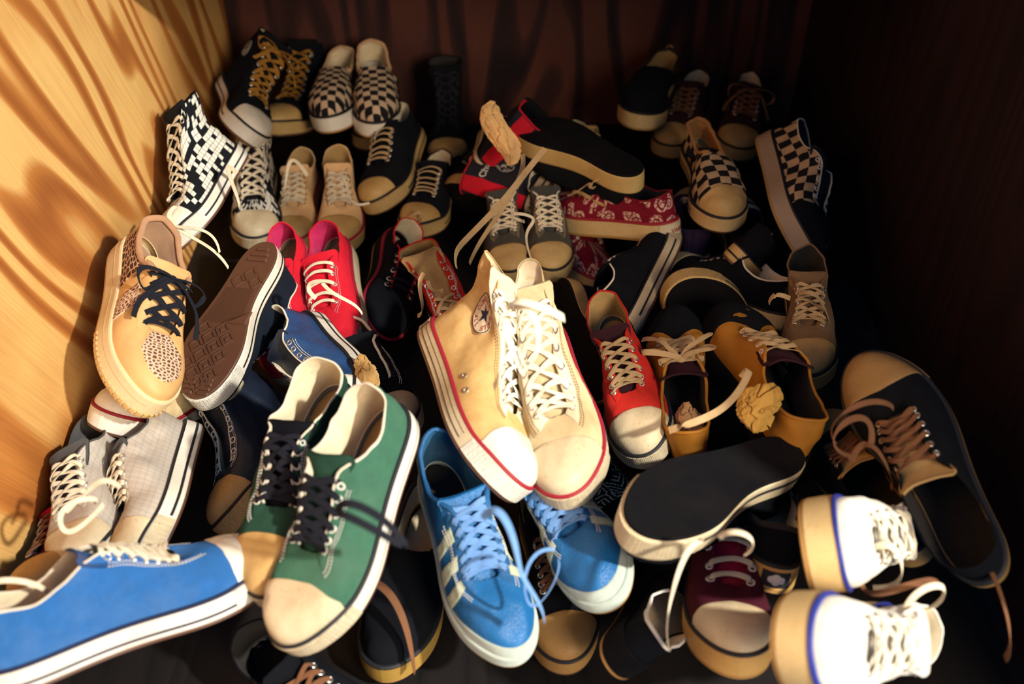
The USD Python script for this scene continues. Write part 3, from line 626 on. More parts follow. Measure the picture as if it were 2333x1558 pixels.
# ------------------------------------------------------------------ colours
CREAM = rubber((0.72, 0.62, 0.42), amount=.55); CREAM_B = rubber((0.72, 0.62, 0.42), amount=.55, bumpy=True)
TAN = rubber((0.62, 0.42, 0.17), (0.32, 0.15, 0.03), .6); TAN_B = rubber((0.62, 0.42, 0.17), (0.32, 0.15, 0.03), .6, bumpy=True)
WHITE = rubber((0.82, 0.79, 0.70), (0.42, 0.27, 0.10), .35); WHITE_B = rubber((0.82, 0.79, 0.70), (0.42, 0.27, 0.10), .35, bumpy=True)
INK = plain('ink_black', (0.012, 0.013, 0.017), .6); INK_NAVY = plain('ink_navy', (0.012, 0.016, 0.055), .6); INK_RED = plain('ink_red', (0.30, 0.012, 0.03), .6); INK_BLUE = plain('ink_blue', (0.02, 0.03, 0.22), .6)
BLACK = canvas((0.0065, 0.0075, 0.011), (0.02, 0.017, 0.014), .2, spec=.06); NAVYBLACK = canvas((0.008, 0.012, 0.022), (0.02, 0.02, 0.02), .2, spec=.1); CHARCOAL = canvas((0.055, 0.055, 0.05), (0.10, 0.07, 0.03), .5)
LIN = canvas((0.70, 0.60, 0.42), (0.40, 0.24, 0.09), .5); LIN_TAN = canvas((0.50, 0.33, 0.14), (0.25, 0.13, 0.04), .5); LIN_DARK = canvas((0.03, 0.028, 0.028), (0.06, 0.04, 0.02), .3)
SOLE_BLACK = canvas((0.0065, 0.0065, 0.0085), (0.02, 0.015, 0.010), .25, spec=.06, rough=.7, weave=300.); SOLE_BROWN = plain('sole_brown', (0.105, 0.046, 0.028), .42); SOLE_GUM = rubber((0.45, 0.25, 0.08), amount=.4)
RED = canvas((0.56, 0.012, 0.030), (0.35, 0.02, 0.02), .3)
LACE_W = canvas((0.74, 0.66, 0.50), (0.45, 0.28, 0.12), .5, weave=1400.); LACE_T = canvas((0.52, 0.36, 0.19), (0.30, 0.17, 0.06), .4, weave=1400.); LACE_K = canvas((0.012, 0.013, 0.020), (0.03, 0.03, 0.03), .1, weave=1400.)

CHUCK = dict(top='low', cap=CREAM, bumper=CREAM_B, rubber=CREAM, outsole=SOLE_BROWN, piping=INK, stripes=[(.27, .30, .44, INK)], eyelets=6, eye_mat=METAL, lace=LACE_W, tongue=BLACK, lining=LIN, binding=BLACK, upper=BLACK)
HIGH = {**CHUCK, 'top': 'high', 'eyelets': 8}
VANS = dict(top='auth', sole_h=.032, toe_h=.033, rubber=CREAM, outsole=SOLE_GUM, piping=INK, eyelets=5, eye_mat=METAL, lace=LACE_W, tongue=BLACK, lining=LIN, binding=BLACK, upper=BLACK, lacing='bars', toe_box=.40)
SLIP = dict(top='slip', sole_h=.033, toe_h=.034, rubber=WHITE, outsole=SOLE_GUM, piping=INK, lining=LIN, binding=canvas((0.60, 0.38, 0.22), amount=.3), bind_r=.0034, bind_from=.42, upper=BLACK, toe_box=.40)

VERBOSE = False
PUSH = {1: -0.030, 2: -0.006, 3: 0.004, 4: 0.030, 6: -0.030, 8: 0.013, 9: 0.030, 11: 0.020, 12: 0.030, 14: 0.030, 15: 0.075, 16: -0.010, 18: 0.030, 19: 0.060, 22: -0.030, 23: 0.050, 24: -0.030, 25: -0.030, 33: 0.030, 34: 0.004, 35: -0.068, 36: 0.030, 37: -0.019, 38: -0.010, 39: -0.013, 40: -0.030, 41: -0.040, 42: 0.060, 46: 0.035, 50: -0.030, 51: -0.030, 52: -0.030, 55: 0.008, 56: -0.026, 59: 0.075, 60: 0.040, 61: 0.004, 62: 0.030, 63: -0.030, 65: -0.030, 66: 0.050, 67: 0.010, 68: -0.004, 69: 0.004}      # how far each shoe settles away from (+) or towards (-) the viewer so that it rests on its neighbours
def S(base, name, label, toe, heel, up=(0, 0, 1), **kw):
    q = {**base, **kw}; L = q.get('L', .285)
    Ph, Pt, up, ln = solve_pose(toe, heel, L, up)
    if VERBOSE: print('%-38s len %.3f  heel z %.3f y %.2f toe y %.2f z %.2f' % (label[:38], ln, Ph[2], Ph[1], Pt[1], Pt[2]))
    if q['seed'] in PUSH:
        c = (Ph + Pt) / 2 - CAM; sh = c / np.linalg.norm(c) * PUSH[q['seed']]; Ph, Pt = Ph + sh, Pt + sh
    q.update(name=name, label=label, pose=(Ph, Pt, up)); q['L'] = ln if abs(ln - L) < .03 else L
    return build_shoe(q)

# ------------------------------------------------------------------ details shared by several shoes
def eyestay(col=None, thread=None, s0=.225, w=.80, panel=True):
    """the lace reinforcement along both sides of the throat, and its seams"""
    def go(a, q):
        st = q.get('eye_top', .52 if q['top'] != 'high' else .60) + .01; M = a['M']
        vb = w if q['top'] != 'high' else w + .03
        for sd in (1, -1):
            f0, f1 = float(M.idx(sd * s0)), float(M.idx(sd * st))
            if panel: a['overlay']('eyestay', lambda x, y: (f0 + (f1 - f0) * x, vb + (1 - vb) * y), .0008, col or q['upper'], na=26, nb=5)
            if thread is not None:
                L_ = []
                for k in (-.05, -.10): L_.append(((f0, f1), [vb + k, vb + k]))
                a['stitches'](L_, thread)
    return go
def ankle_patch(sig, v, r, disc, rim, star, ink, words=True, turn=0.0):
    def go(a, q):
        import shapely
        P = a['on_surface']; c = shapely.Point(0, 0)
        par = a['add']('ankle_patch', P(finer(flat(c.buffer(r, 24), .0008), .005), sig, v, .0010, turn), disc, smooth=False, label='round printed ankle patch with a star')
        ring = flat(shapely.Point(0, 0).buffer(r * .985, 32).difference(shapely.Point(0, 0).buffer(r * .93, 32)), .0003)
        a['add']('patch_rim', P(finer(ring, .005), sig, v, .0018, turn), rim, smooth=False, parent=par)
        a['add']('patch_star', P(finer(flat(star_poly(r * .52), .0003), .004), sig, v, .0018, turn), star, smooth=False, parent=par)
        if words:
            ms_ = []
            for word, mid, inv in (('CONVERSE', 90, 1), ('ALL STAR', -90, -1)):
                n = len(word)
                for i, ch in enumerate(word):
                    if ch == ' ': continue
                    an = math.radians(mid - inv * (i - (n - 1) / 2) * 20)
                    ms_.append(text_at(ch, r * .24, .0003, .72 * r * math.cos(an), .72 * r * math.sin(an), an - math.pi / 2 if inv > 0 else an + math.pi / 2))
            a['add']('patch_lettering', P(finer(join(ms_), .004), sig, v, .0018, turn), ink, smooth=False, parent=par)
    return go
def three_stripes(mat):
    def go(a, q):
        M = a['M']
        for sd in (1, -1):
            for k in range(3):
                s0 = .335 + .085 * k
                def fv(x, y, s0=s0):
                    s = s0 + .040 * x - .055 * y
                    z = .0035 * np.abs(((y * 26) % 2) - 1) * np.where((x < .02) | (x > .98), 1, 0) * np.sign(x - .5)
                    return M.idx(sd * (s + z)), .06 + .70 * y
                a['overlay']('stripe', fv, .0011, mat, na=6, nb=53)
    return go
def toe_guard(mat, s1=.30, v1=.42, name='toe_guard'):
    def go(a, q):
        M = a['M']
        def fv(x, y):
            s = -s1 + 2 * s1 * x
            return M.idx(s), y * v1 * (1 - np.abs(2 * x - 1) ** 3 * .75)
        a['overlay'](name, fv, .0010, mat, na=50, nb=7)
    return go
def side_panel(name, mat, sa, sb, va, vb, off=.0010, lean=0.0, sides=(1, -1), uvs=True, round_=0.0):
    def go(a, q):
        M = a['M']
        for sd in sides:
            def fv(x, y):
                s = sa + (sb - sa) * x + lean * y
                t = (1 - np.abs(2 * x - 1) ** 4 * round_)
                return M.idx(sd * s), va + (vb - va) * y * t
            arc = M.tot / 2
            a['overlay'](name, fv, off, mat, na=20, nb=12, uv=(lambda f, v, P: np.stack([f / M.N * M.tot, v * .08], -1)) if uvs else None)
    return go
def centre_panel(name, mat, s1, va, vb, off=.0010):
    def go(a, q):
        M = a['M']
        def fv(x, y):
            s = -s1 + 2 * s1 * x
            return M.idx(s), va + (vb - va) * y + (1 - y) * .35 * np.abs(2 * x - 1) ** 2.2 * (vb - va)
        a['overlay'](name, fv, off, mat, na=50, nb=12, uv=lambda f, v, P: P[..., :2])
    return go
def heel_loop(mat, r=.011, h=.024):
    def go(a, q):
        M = a['M']; p = M.T[M.ih]
        t = np.linspace(0, np.pi, 14)
        path = p + np.stack([-.002 + 0 * t, r * np.cos(t), h * np.sin(t) - .004], 1)
        a['add']('heel_loop', ribbon(path, np.stack([np.ones_like(t), 0 * t, 0 * t], 1) * 0 + np.stack([0 * t, np.cos(t), np.sin(t)], 1), .009, .0014), mat)
    return go
def heel_tag(mat, ink, w=.034, h=.020):
    def go(a, q):
        import shapely
        z = q['sole_h'] * .5
        tag = a['add']('heel_tag', a['wrap_sole'](finer(flat(shapely.box(-w / 2, -h / 2, w / 2, h / 2), .0008), .004), 1.0, z, .0004), mat, smooth=False, label='small black heel tag with a pale blot')
        blot = shapely.union_all([shapely.Point(-.005, 0).buffer(.0045), shapely.Point(.0, .002).buffer(.0055), shapely.Point(.006, 0).buffer(.0045), shapely.Point(0, -.003).buffer(.0045)])
        a['add']('tag_print', a['wrap_sole'](finer(flat(blot, .0003), .003), 1.0, z, .0012), ink, smooth=False, parent=tag)
    return go
def tread_diamonds(M, add, sole, q):
    """raised diamonds, bars and ribs of the brown outsole"""
    def prism(pts, h=.0022):
        pts = np.array(pts); n = len(pts); c = pts.mean(0)
        inner = c + (pts - c) * .86
        v = np.vstack([np.c_[pts, np.full(n, -.0034)], np.c_[inner, np.full(n, -.0035 - h)]])
        f = [[i, (i + 1) % n, n + (i + 1) % n] for i in range(n)] + [[i, n + (i + 1) % n, n + i] for i in range(n)] + [[n, n + i, n + i + 1] for i in range(1, n - 1)]
        return (v, f)
    def frame_(pts, w):
        pts = np.array(pts); c = pts.mean(0); inn = c + (pts - c) * (1 - w); n = len(pts)
        return [prism([pts[i], pts[(i + 1) % n], inn[(i + 1) % n], inn[i]]) for i in range(n)]
    L = M.L; sgn = 1
    def width(x):
        i = np.abs(M.o[:M.ih, 0] - x).argmin(); j = M.ih + np.abs(M.o[M.ih:, 0] - x).argmin()
        return M.o[i, 1], M.o[j, 1]
    piece = []
    for cx in (.12, .30):
        pass
    g = .030
    for r in range(7):
        for cidx in range(-2, 3):
            x = .60 * L + r * g * .52; y = cidx * g * 1.05 + (r % 2) * g * .525 - .003
            a, b = width(x)
            if y > a - .018 or y < b + .018 or x > .93 * L: continue
            piece.append(frame_([[x - g * .46, y], [x, y + g * .44], [x + g * .46, y], [x, y - g * .44]], .30))
            if (r + cidx) % 2 == 0: piece.append([prism([[x - g * .18, y], [x, y + g * .17], [x + g * .18, y], [x, y - g * .17]])])
    for cidx in (-1, 0, 1):
        x, y = .235 * L + (cidx % 2) * g * .5, cidx * g * .52 - .002
        piece.append(frame_([[x - g * .46, y], [x, y + g * .44], [x + g * .46, y], [x, y - g * .44]], .30))
    for k in range(3):
        x = .055 * L + k * .0105; a, b = width(x)
        piece.append([prism([[x, a - .014], [x + .006, a - .014], [x + .006, b + .014], [x, b + .014]])])
    for sx in (-1, 1):
        for k in range(4):
            x = .885 * L + k * .0075; y = sx * .014 - .003
            piece.append([prism([[x, y - .010], [x + .0045, y - .010], [x + .0045, y + .010], [x, y + .010]])])
    for x0, x1, y0, y1 in ((.475, .56, -.038, .006),):
        n = 9; t = np.linspace(0, 1, n)
        arcp = np.stack([(x0 + (x1 - x0) * np.sin(t * np.pi / 2)) * L, y0 + (y1 - y0) * t], 1)
        piece.append([prism(np.vstack([arcp, [[x1 * L, y0]]]))])
    for pc in piece[:60]: add('tread_block', join(pc), q['outsole'], smooth=False, parent=sole)
    ribs = []
    for k in range(46):
        x = (.33 + .0052 * k) * L
        if x > .56 * L: break
        a, b = width(x); ribs.append(prism([[x, a - .006], [x + .0007, a - .006], [x + .0007, b + .006], [x, b + .006]], .0006))
    keys(add('tread_rib', join(ribs), q['outsole'], smooth=False, parent=sole), kind='stuff')

THREAD = plain('thread_pale', (0.62, 0.60, 0.55), .8); THREAD_D = plain('thread_tan', (0.45, 0.33, 0.18), .8)
TRIM_W = canvas((0.70, 0.64, 0.52), amount=.3)
EY = eyestay(); EYT = eyestay(thread=THREAD)

# ------------------------------------------------------------------ the shoes, back row first
F = FWD
WHITEC = canvas((0.74, 0.66, 0.50), (0.52, 0.34, 0.14), .6); DIRTYW = canvas((0.64, 0.43, 0.18), (0.46, 0.24, 0.06), .8); DIRTYG = canvas((0.60, 0.49, 0.29), (0.34, 0.21, 0.08), .6)
GOLD = canvas((0.36, 0.17, 0.03), (0.15, 0.06, 0.01), .5, weave=1400.)
S(HIGH, 'high_top_sneaker', 'black high-top with gold laces and cream toe cap, leaning in the left back corner', (562, 338, 1.90), (512, 195, .25), (.75, -.45, .5), L=.28, seed=1, lace=GOLD, lace_w=.008, tongue=BLACK, bow=True, rubber=WHITE, cap=WHITE, bumper=WHITE_B,
  extra=[EY, ankle_patch(-.78, .62, .019, canvas((.5, .46, .4)), INK, INK, INK)])
S(HIGH, 'high_top_sneaker', 'black gold-laced high-top with a yellowed toe cap, directly left of the checked slip-ons', (625, 318, 2.05), (730, 245, .15), (-.1, -.3, 1), L=.28, seed=2, lace=GOLD, lace_w=.006, cap=TAN, bumper=TAN_B, rubber=TAN, tongue=BLACK, tongue_ext=.03, top='high', extra=[EY])
CHK = checkered('checks_black_cream', (0.60, 0.44, 0.30), (0.012, 0.012, 0.016), .0128)
S(SLIP, 'slip_on_shoe', 'black and cream checked slip-on shoe, left one of the back pair', (752, 312, 1.98), (800, 182, .17), (-.15, -.2, 1), L=.285, seed=3, upper=CHK, left=False, wide=.96)
S(SLIP, 'slip_on_shoe', 'black and cream checked slip-on shoe, right one of the back pair', (864, 324, 1.95), (850, 165, .2), (.05, -.2, 1), L=.285, seed=4, upper=CHK, left=True, wide=.98)
S(CHUCK, 'sneaker', 'dark sneaker with a tan toe cap, squashed under the right checked slip-on', (845, 352, 2.08), (890, 240, .1), (0, 0, 1), L=.27, seed=5, cap=TAN, bumper=TAN_B, rubber=TAN, lace=LACE_T, extra=[EY])
S(CHUCK, 'sneaker', 'black low sneaker with tan bar laces and cap, right of the tan canvas pair', (868, 494, 1.93), (950, 305, .1), (-.45, -.2, 1), L=.28, seed=6, cap=TAN, cap_x=.85, bumper=TAN_B, rubber=TAN, lace=LACE_T, lacing='bars', extra=[EY], flare=.001)
def crossword_letters(a, q):
    for ch, sg, v, t in (('P', -.62, .72, .2), ('E', -.50, .45, .2), ('T', -.58, .60, .2), ('Y', -.70, .30, .1), ('P', .62, .5, 0), ('Y', .5, .5, 0)):
        a['add']('printed_letter', a['on_surface'](finer(text_at(ch, .0045, .0003), .003), sg, v, .0006, t), INK, smooth=False)
CW = crossword('crossword_print', .0098)
S(HIGH, 'high_top_sneaker', 'black and white crossword-print high-top leaning on the plywood wall', (415, 582, 1.62), (556, 352, .25), (-.65, -.25, .6), L=.265, seed=7, uv='chart', upper=CW, lining=LIN_DARK, tongue=CW, lace=LACE_W, rubber=WHITE, cap=WHITE, bumper=WHITE_B, flop=(.07, -.5, .1), left=True, extra=[EY, crossword_letters],
  ends=[([(400, 470, 1.52), (388, 500, 1.50), (420, 530, 1.49), (478, 565, 1.48), (520, 610, 1.50)], .007), ([(408, 480, 1.52), (396, 512, 1.50), (440, 520, 1.48), (500, 575, 1.48)], .007)])
S(HIGH, 'high_top_sneaker', 'black and white crossword-print high-top behind the brown outsole', (583, 580, 1.84), (602, 385, .1), (.05, -.3, 1), L=.275, seed=8, uv='chart', upper=CW, lining=LIN_DARK, tongue=CW, lace=LACE_W, rubber=CREAM, left=False, flop=(.09, -.5, 0), extra=[EY],
  ends=[([(540, 395, 1.66), (520, 380, 1.64), (530, 420, 1.63), (545, 470, 1.64)], .008)])
TANC = canvas((0.76, 0.50, 0.26), (0.45, 0.26, 0.10), .5)
TPAIR = dict(upper=TANC, tongue=TANC, lining=LIN_TAN, binding=TANC, rubber=TAN, cap=TAN, bumper=TAN_B, piping=INK_RED, lace=LACE_W, L=.27, wide=.95, stripes=[], eye_mat=BRASS, extra=[EY])
S(CHUCK, 'sneaker', 'tan canvas low sneaker with a red pinstripe, left one of the tan pair', (668, 590, 1.86), (712, 405, .08), (-.12, -.2, 1), seed=9, left=False, **{**TPAIR, 'ends': [([(700, 400, 1.78), (662, 368, 1.76), (650, 420, 1.78), (640, 440, 1.80)], .007)]})
S(CHUCK, 'sneaker', 'tan canvas low sneaker with a dark red pinstripe, right one of the tan pair', (778, 590, 1.86), (772, 400, .08), (.1, -.2, 1), seed=10, left=True, **{**TPAIR, 'ends': [([(765, 400, 1.78), (790, 425, 1.76), (800, 455, 1.78), (842, 462, 1.80)], .005)]})
REDP = dict(upper=RED, tongue=RED, lining=canvas((.45, .02, .10)), binding=RED, rubber=CREAM, piping=INK_RED, lace=LACE_W, insole=canvas((.30, .24, .12)), L=.285)
S(VANS, 'sneaker', 'bright red canvas low sneaker, left one of the red pair under the brown outsole', (655, 890, 1.56), (682, 560, .12), (-.2, -.25, 1), seed=11, wide=.92, left=False, **REDP, extra=[eyestay(thread=plain('thread_red', (.7, .25, .25)))])
S(VANS, 'sneaker', 'bright red canvas low sneaker with a cream sole, right one of the red pair', (776, 860, 1.56), (780, 562, .12), (-.32, -.3, 1), seed=12, wide=.95, left=True, **REDP, extra=[eyestay(thread=plain('thread_red', (.7, .25, .25)))],
  ends=[([(720, 680, 1.44), (705, 650, 1.43), (740, 640, 1.42), (752, 642, 1.42)], .007), ([(735, 645, 1.42), (760, 668, 1.42), (800, 690, 1.44), (825, 715, 1.46)], .006)])
S(VANS, 'sneaker', 'black sneaker with red edges and a heel loop, right of the red canvas pair', (845, 800, 1.68), (888, 545, .1), (.55, -.4, .6), L=.28, seed=13, heel_strip=RED, strip_w=.012, binding=RED, lining=LIN, rubber=SOLE_BLACK, lace=LACE_K, piping=INK_RED, extra=[heel_loop(LACE_T)])
S(HIGH, 'high_top_sneaker', 'black high-top sneaker with a pale toe cap, standing at the middle of the back wall', (1022, 405, 2.03), (1022, 255, .1), (0, -.15, 1), L=.275, seed=14, cap=TAN, bumper=TAN_B, rubber=TAN, lace=LACE_K, lining=LIN_DARK, tongue=BLACK, tongue_ext=.02, eye_mat=EYE_D, heel_strip=LIN_TAN, extra=[EY])
S(CHUCK, 'sneaker', 'black sneaker tipped over with its curved tan sole edge showing, behind the red high-top', (1108, 462, 1.78), (950, 440, .1), (.2, .75, .15), L=.265, seed=15, cap=BLACK, bumper=TAN_B, rubber=TAN, outsole=SOLE_BLACK, lace=LACE_K, piping=INK, stripes=[])
S(CHUCK, 'sneaker', 'dark sneaker with thin grey-tan laces, left of the grey-black pair', (948, 552, 1.86), (1015, 415, .1), (-.1, -.3, 1), L=.25, seed=16, cap=TAN, bumper=TAN_B, rubber=TAN, lace=LACE_T, lacing='bars', lace_w=.005, extra=[EY])
REDH = canvas((0.55, 0.025, 0.018), (0.25, 0.02, 0.01), .3)
S(HIGH, 'high_top_sneaker', 'scarlet high-top sneaker gaping open beside the stained white high-tops', (1095, 870, 1.55), (1005, 690, .08), (-.1, -.3, 1), L=.275, seed=17, upper=REDH, tongue=LIN_TAN, lining=LIN_TAN, binding=REDH, lace=LACE_T, laced=4, rubber=CREAM, left=True, flop=(.08, .2, -.2), extra=[EYT],
  ends=[([(966, 622, 1.46), (957, 660, 1.46), (962, 690, 1.46), (952, 720, 1.48)], .007), ([(975, 640, 1.46), (985, 660, 1.45), (1010, 662, 1.44)], .007)])
BRH = canvas((0.016, 0.016, 0.024), (0.05, 0.03, 0.03), .2); LOGO = plain('print_white', (.62, .58, .55), .7)
def script_marks(sgs):
    def go(a, q):
        for sg, v, t in sgs:
            a['add']('printed_script', a['on_surface'](finer(text_at('Chu', .011, .0003), .004), sg, v, .0008, t), LOGO, smooth=False)
    return go
S(HIGH, 'high_top_sneaker', 'black high-top with a red heel stripe, paper sticking out, left one of its pair', (1150, 310, 2.05), (1085, 400, .15), (.45, -.45, .7), L=.265, seed=18, upper=BRH, lining=RED, heel_strip=RED, strip_w=.017, plate='all_star', plate_mat=CREAM, ink=INK, binding=RED, lace=LACE_T, left=True, extra=[EY, script_marks([(.86, .35, 0), (-.86, .4, 0)])])
S(HIGH, 'high_top_sneaker', 'black high-top with red heel stripe and round star patch, heel lettering facing out', (1318, 350, 1.98), (1222, 482, .14), (-.7, -.7, .2), L=.285, seed=19, upper=BRH, lining=RED, heel_strip=RED, strip_w=.017, plate='all_star', plate_mat=CREAM, ink=INK, binding=RED, lace=LACE_T, left=False, flop=(.09, -.2, 0), extra=[EY, ankle_patch(-.78, .50, .020, BRH, LOGO, LOGO, LOGO), script_marks([(-.88, .75, 0), (-.9, .2, 0), (.9, .3, 0)])],
  ends=[([(1242, 338, 1.62), (1200, 390, 1.60), (1130, 475, 1.56), (1062, 545, 1.54), (1042, 570, 1.52), (1040, 610, 1.50)], .0105), ([(1190, 352, 1.66), (1185, 400, 1.62), (1135, 490, 1.58), (1098, 545, 1.55), (1070, 600, 1.52)], .0085)])
S(SLIP, 'slip_on_shoe', 'black shoe upside down, big black sole and yellowed edge on top of the heap', (1190, 268, 1.85), (1458, 398, .25), (-.1, .2, -1), L=.295, seed=20, upper=BLACK, outsole=SOLE_BLACK, rubber=rubber((.72, .52, .20), amount=.5), binding=LIN_TAN, piping=None)
S(CHUCK, 'sneaker', 'dark sneaker with a tan cap, caught beneath the upturned black sole', (1385, 452, 2.0), (1310, 350, .08), (0, -.1, 1), L=.27, seed=21, cap=TAN, bumper=TAN_B, rubber=TAN, lace=LACE_T, tongue=LIN_TAN)
PAIS = paisley('paisley_red'); PAISV = {**VANS, 'upper': PAIS, 'tongue': PAIS, 'lining': LIN_DARK, 'binding': canvas((.2, .01, .02)), 'piping': INK_RED, 'rubber': rubber((.70, .52, .25), amount=.6), 'lace': LACE_T, 'uv': 'side', 'lacing': 'cross'}
S(PAISV, 'sneaker', 'dark red bandana-print low sneaker seen from the side', (1262, 500, 1.92), (1542, 540, .15), (0, .15, 1), L=.285, seed=22, left=True, plate='vans', plate_mat=CREAM, ink=INK_RED, bow=True)
S(PAISV, 'sneaker', 'dark red bandana-print low sneaker wedged beside the grey-black pair', (1338, 680, 1.74), (1285, 490, .08), (.35, -.3, 1), L=.28, seed=23, left=False)
CHP = dict(upper=CHARCOAL, tongue=CHARCOAL, binding=TRIM_W, rubber=rubber((.66, .50, .24), amount=.5), cap=rubber((.66, .48, .22), amount=.6), bumper=rubber((.66, .50, .24), amount=.5, bumpy=True), lace=LACE_W, lace_w=.005, L=.258, wide=.96, extra=[eyestay(canvas((.10, .09, .08)), THREAD_D)])
S(CHUCK, 'sneaker', 'faded grey-black sneaker, left one of the pair above the white high-tops', (1168, 655, 1.78), (1150, 455, .1), (-.12, -.3, 1), seed=24, left=False, **CHP)
S(CHUCK, 'sneaker', 'faded grey-black sneaker, right one of the pair above the white high-tops', (1258, 652, 1.76), (1222, 450, .1), (.1, -.3, 1), seed=25, left=True, **{**CHP, 'ends': [([(1195, 505, 1.66), (1200, 490, 1.62), (1215, 500, 1.62), (1205, 520, 1.62), (1204, 570, 1.62), (1206, 615, 1.60)], .006)]})
S(SLIP, 'slip_on_shoe', 'black slip-on shoe with a pale yellowed sole, high on the heap at the back', (1440, 302, 1.97), (1515, 190, .2), (-.05, -.2, 1), L=.285, seed=26, upper=BLACK, rubber=rubber((.72, .52, .24), amount=.4), binding=LIN_DARK, lining=LIN_TAN, left=False, extra=[heel_loop(LIN_TAN, .008, .012)])
DKM = canvas((0.040, 0.012, 0.018), (0.05, 0.03, 0.02), .3); LBR = canvas((0.20, 0.09, 0.045), (0.10, 0.05, 0.02), .4)
S(CHUCK, 'sneaker', 'dark maroon sneaker with brown laces and a tan cap, behind the checked toe-cap shoe', (1520, 370, 2.02), (1590, 235, .1), (-.1, -.2, 1), L=.275, seed=27, upper=DKM, tongue=DKM, lace=LBR, cap=TAN, bumper=TAN_B, rubber=TAN, extra=[EY])
S(CHUCK, 'sneaker', 'dark maroon sneaker with brown laces, deep in shade at the right back', (1668, 375, 2.02), (1690, 235, .1), (.1, -.2, 1), L=.275, seed=28, upper=DKM, tongue=DKM, lace=LBR, cap=TAN, bumper=TAN_B, rubber=TAN, bow=True, extra=[EY])
CHK2 = checkered('checks_black_tan', (0.52, 0.36, 0.20), (0.012, 0.012, 0.016), .0165)
TORN = canvas((0.42, 0.20, 0.07), (.2, .08, .02), .5)
S(CHUCK, 'sneaker', 'worn black and tan checked sneaker with a tan toe cap and frayed collar', (1655, 540, 1.68), (1575, 340, .12), (.05, -.35, 1), L=.28, seed=29, top='slip', upper=CHK2, tongue=CHK2, lining=TORN, binding=TORN, bind_r=.003, eyelets=0, cap=TAN, cap_x=.83, bumper=rubber((.70, .50, .24), amount=.6), rubber=rubber((.70, .50, .24), amount=.6), tmod=lambda T, s, g: T * np.where(s > .24, 1, 1)[:, None] * np.array([1, .8, .92]), crumple=.006)
S(VANS, 'sneaker', 'black and tan checked sneaker on its side against the dark right wall', (1815, 605, 1.66), (1732, 318, .2), (.8, -.3, .5), L=.295, seed=30, upper=CHK2, tongue=LIN_DARK, lining=LIN_DARK, binding=LIN, rubber=rubber((.42, .33, .24), amount=.4), lace=None, eyelets=5, eye_mat=EYE_W, left=False, extra=[toe_guard(BLACK, .33, .97, 'black_vamp')], heel_strip=BLACK)
PUR = canvas((0.035, 0.020, 0.060), (0.06, 0.04, 0.05), .4)
PURP = dict(upper=PUR, tongue=PUR, binding=PUR, lining=LIN_DARK, heel_strip=PUR, rubber=CREAM, plate='all_star', plate_mat=CREAM, ink=INK, L=.255, wide=1.02)
S(CHUCK, 'sneaker', 'dark purple sneaker, heel lettering facing out, left one of the purple pair', (1572, 470, 1.98), (1582, 614, .06), (-.05, -.1, 1), seed=31, **PURP)
S(CHUCK, 'sneaker', 'dark purple sneaker, heel lettering facing out, right one of the purple pair', (1660, 480, 1.98), (1692, 630, .06), (.12, -.1, 1), seed=32, left=False, **PURP)
S(CHUCK, 'sneaker', 'dark sneaker whose pale rounded toe cap pokes out below the purple heels', (1768, 692, 1.80), (1660, 590, .08), (0, -.2, 1), L=.26, seed=33, cap=TAN, bumper=TAN_B, rubber=TAN, lace=LACE_K)
S(CHUCK, 'sneaker', 'black sneaker lying on its side, striped sole edge to the right, below the bandana-print shoe', (1545, 560, 1.76), (1448, 765, .1), (-.95, -.15, .3), L=.29, seed=34, plate='all_star', plate_mat=CREAM, ink=INK, binding=TRIM_W, lining=LIN_DARK, lace=None, rubber=CREAM, eye_mat=EYE_D, left=True, flare=.0015)
S(CHUCK, 'sneaker', 'black sneaker behind the ochre pair, thin pale sole edge around its black bottom', (1555, 655, 1.60), (1740, 850, .08), (.25, .8, -.45), L=.26, seed=35, cap=BLACK, bumper=TAN_B, rubber=TAN, outsole=SOLE_BLACK, lace=LACE_K, wide=1.25)
S(CHUCK, 'sneaker', 'black sneaker on its side with a bright heel patch, touching the taupe shoe', (-.62, .76, -.2, 1), (1795, 754, 1.55), (.25, .35, 1), L=.28, seed=36, plate='blank', plate_mat=rubber((.74, .58, .28), amount=.3), rubber=rubber((.74, .58, .28), amount=.4), lace=LACE_K, binding=TRIM_W, flare=.001)
TAUPE = canvas((0.21, 0.125, 0.065), (0.12, 0.06, 0.03), .5)
S(CHUCK, 'sneaker', 'taupe canvas sneaker with loose laces, at the right edge of the heap', (1838, 902, 1.42), (1825, 650, .2), (-.15, -.3, 1), L=.27, wide=.90, seed=37, upper=TAUPE, tongue=TAUPE, binding=TAUPE, lining=LIN_DARK, rubber=TAN, cap=TAN, bumper=TAN_B, lace=LACE_T, left=True, extra=[EY], crumple=.006,
  ends=[([(1820, 670, 1.42), (1850, 668, 1.40), (1878, 700, 1.42), (1895, 750, 1.44)], .008), ([(1800, 680, 1.42), (1770, 672, 1.42), (1752, 690, 1.44)], .008), ([(1840, 770, 1.42), (1870, 790, 1.42), (1898, 808, 1.44)], .008), ([(1815, 780, 1.42), (1785, 785, 1.42), (1770, 830, 1.43)], .007)])
OCH = leather((0.40, 0.165, 0.020), .6, .3, .2)
OCP = dict(upper=OCH, binding=OCH, bind_r=.0022, tongue=DKM, lining=LIN_DARK, lace=LACE_T, lace_w=.0085, eyelets=5, eye_mat=EYE_W, rubber=SOLE_BLACK, cap=None, bumper=None, piping=None, stripes=[], outsole=SOLE_BLACK, top='auth', insole=LIN_DARK)
S(CHUCK, 'skate_shoe', 'ochre suede shoe with a black toe, left one of the ochre pair', (1530, 740, 1.55), (1575, 1090, .12), (-.15, -.35, 1), L=.30, seed=38, left=True, wide=.9, **OCP, bow=True, extra=[toe_guard(BLACK, .29, 1.0, 'black_vamp')])
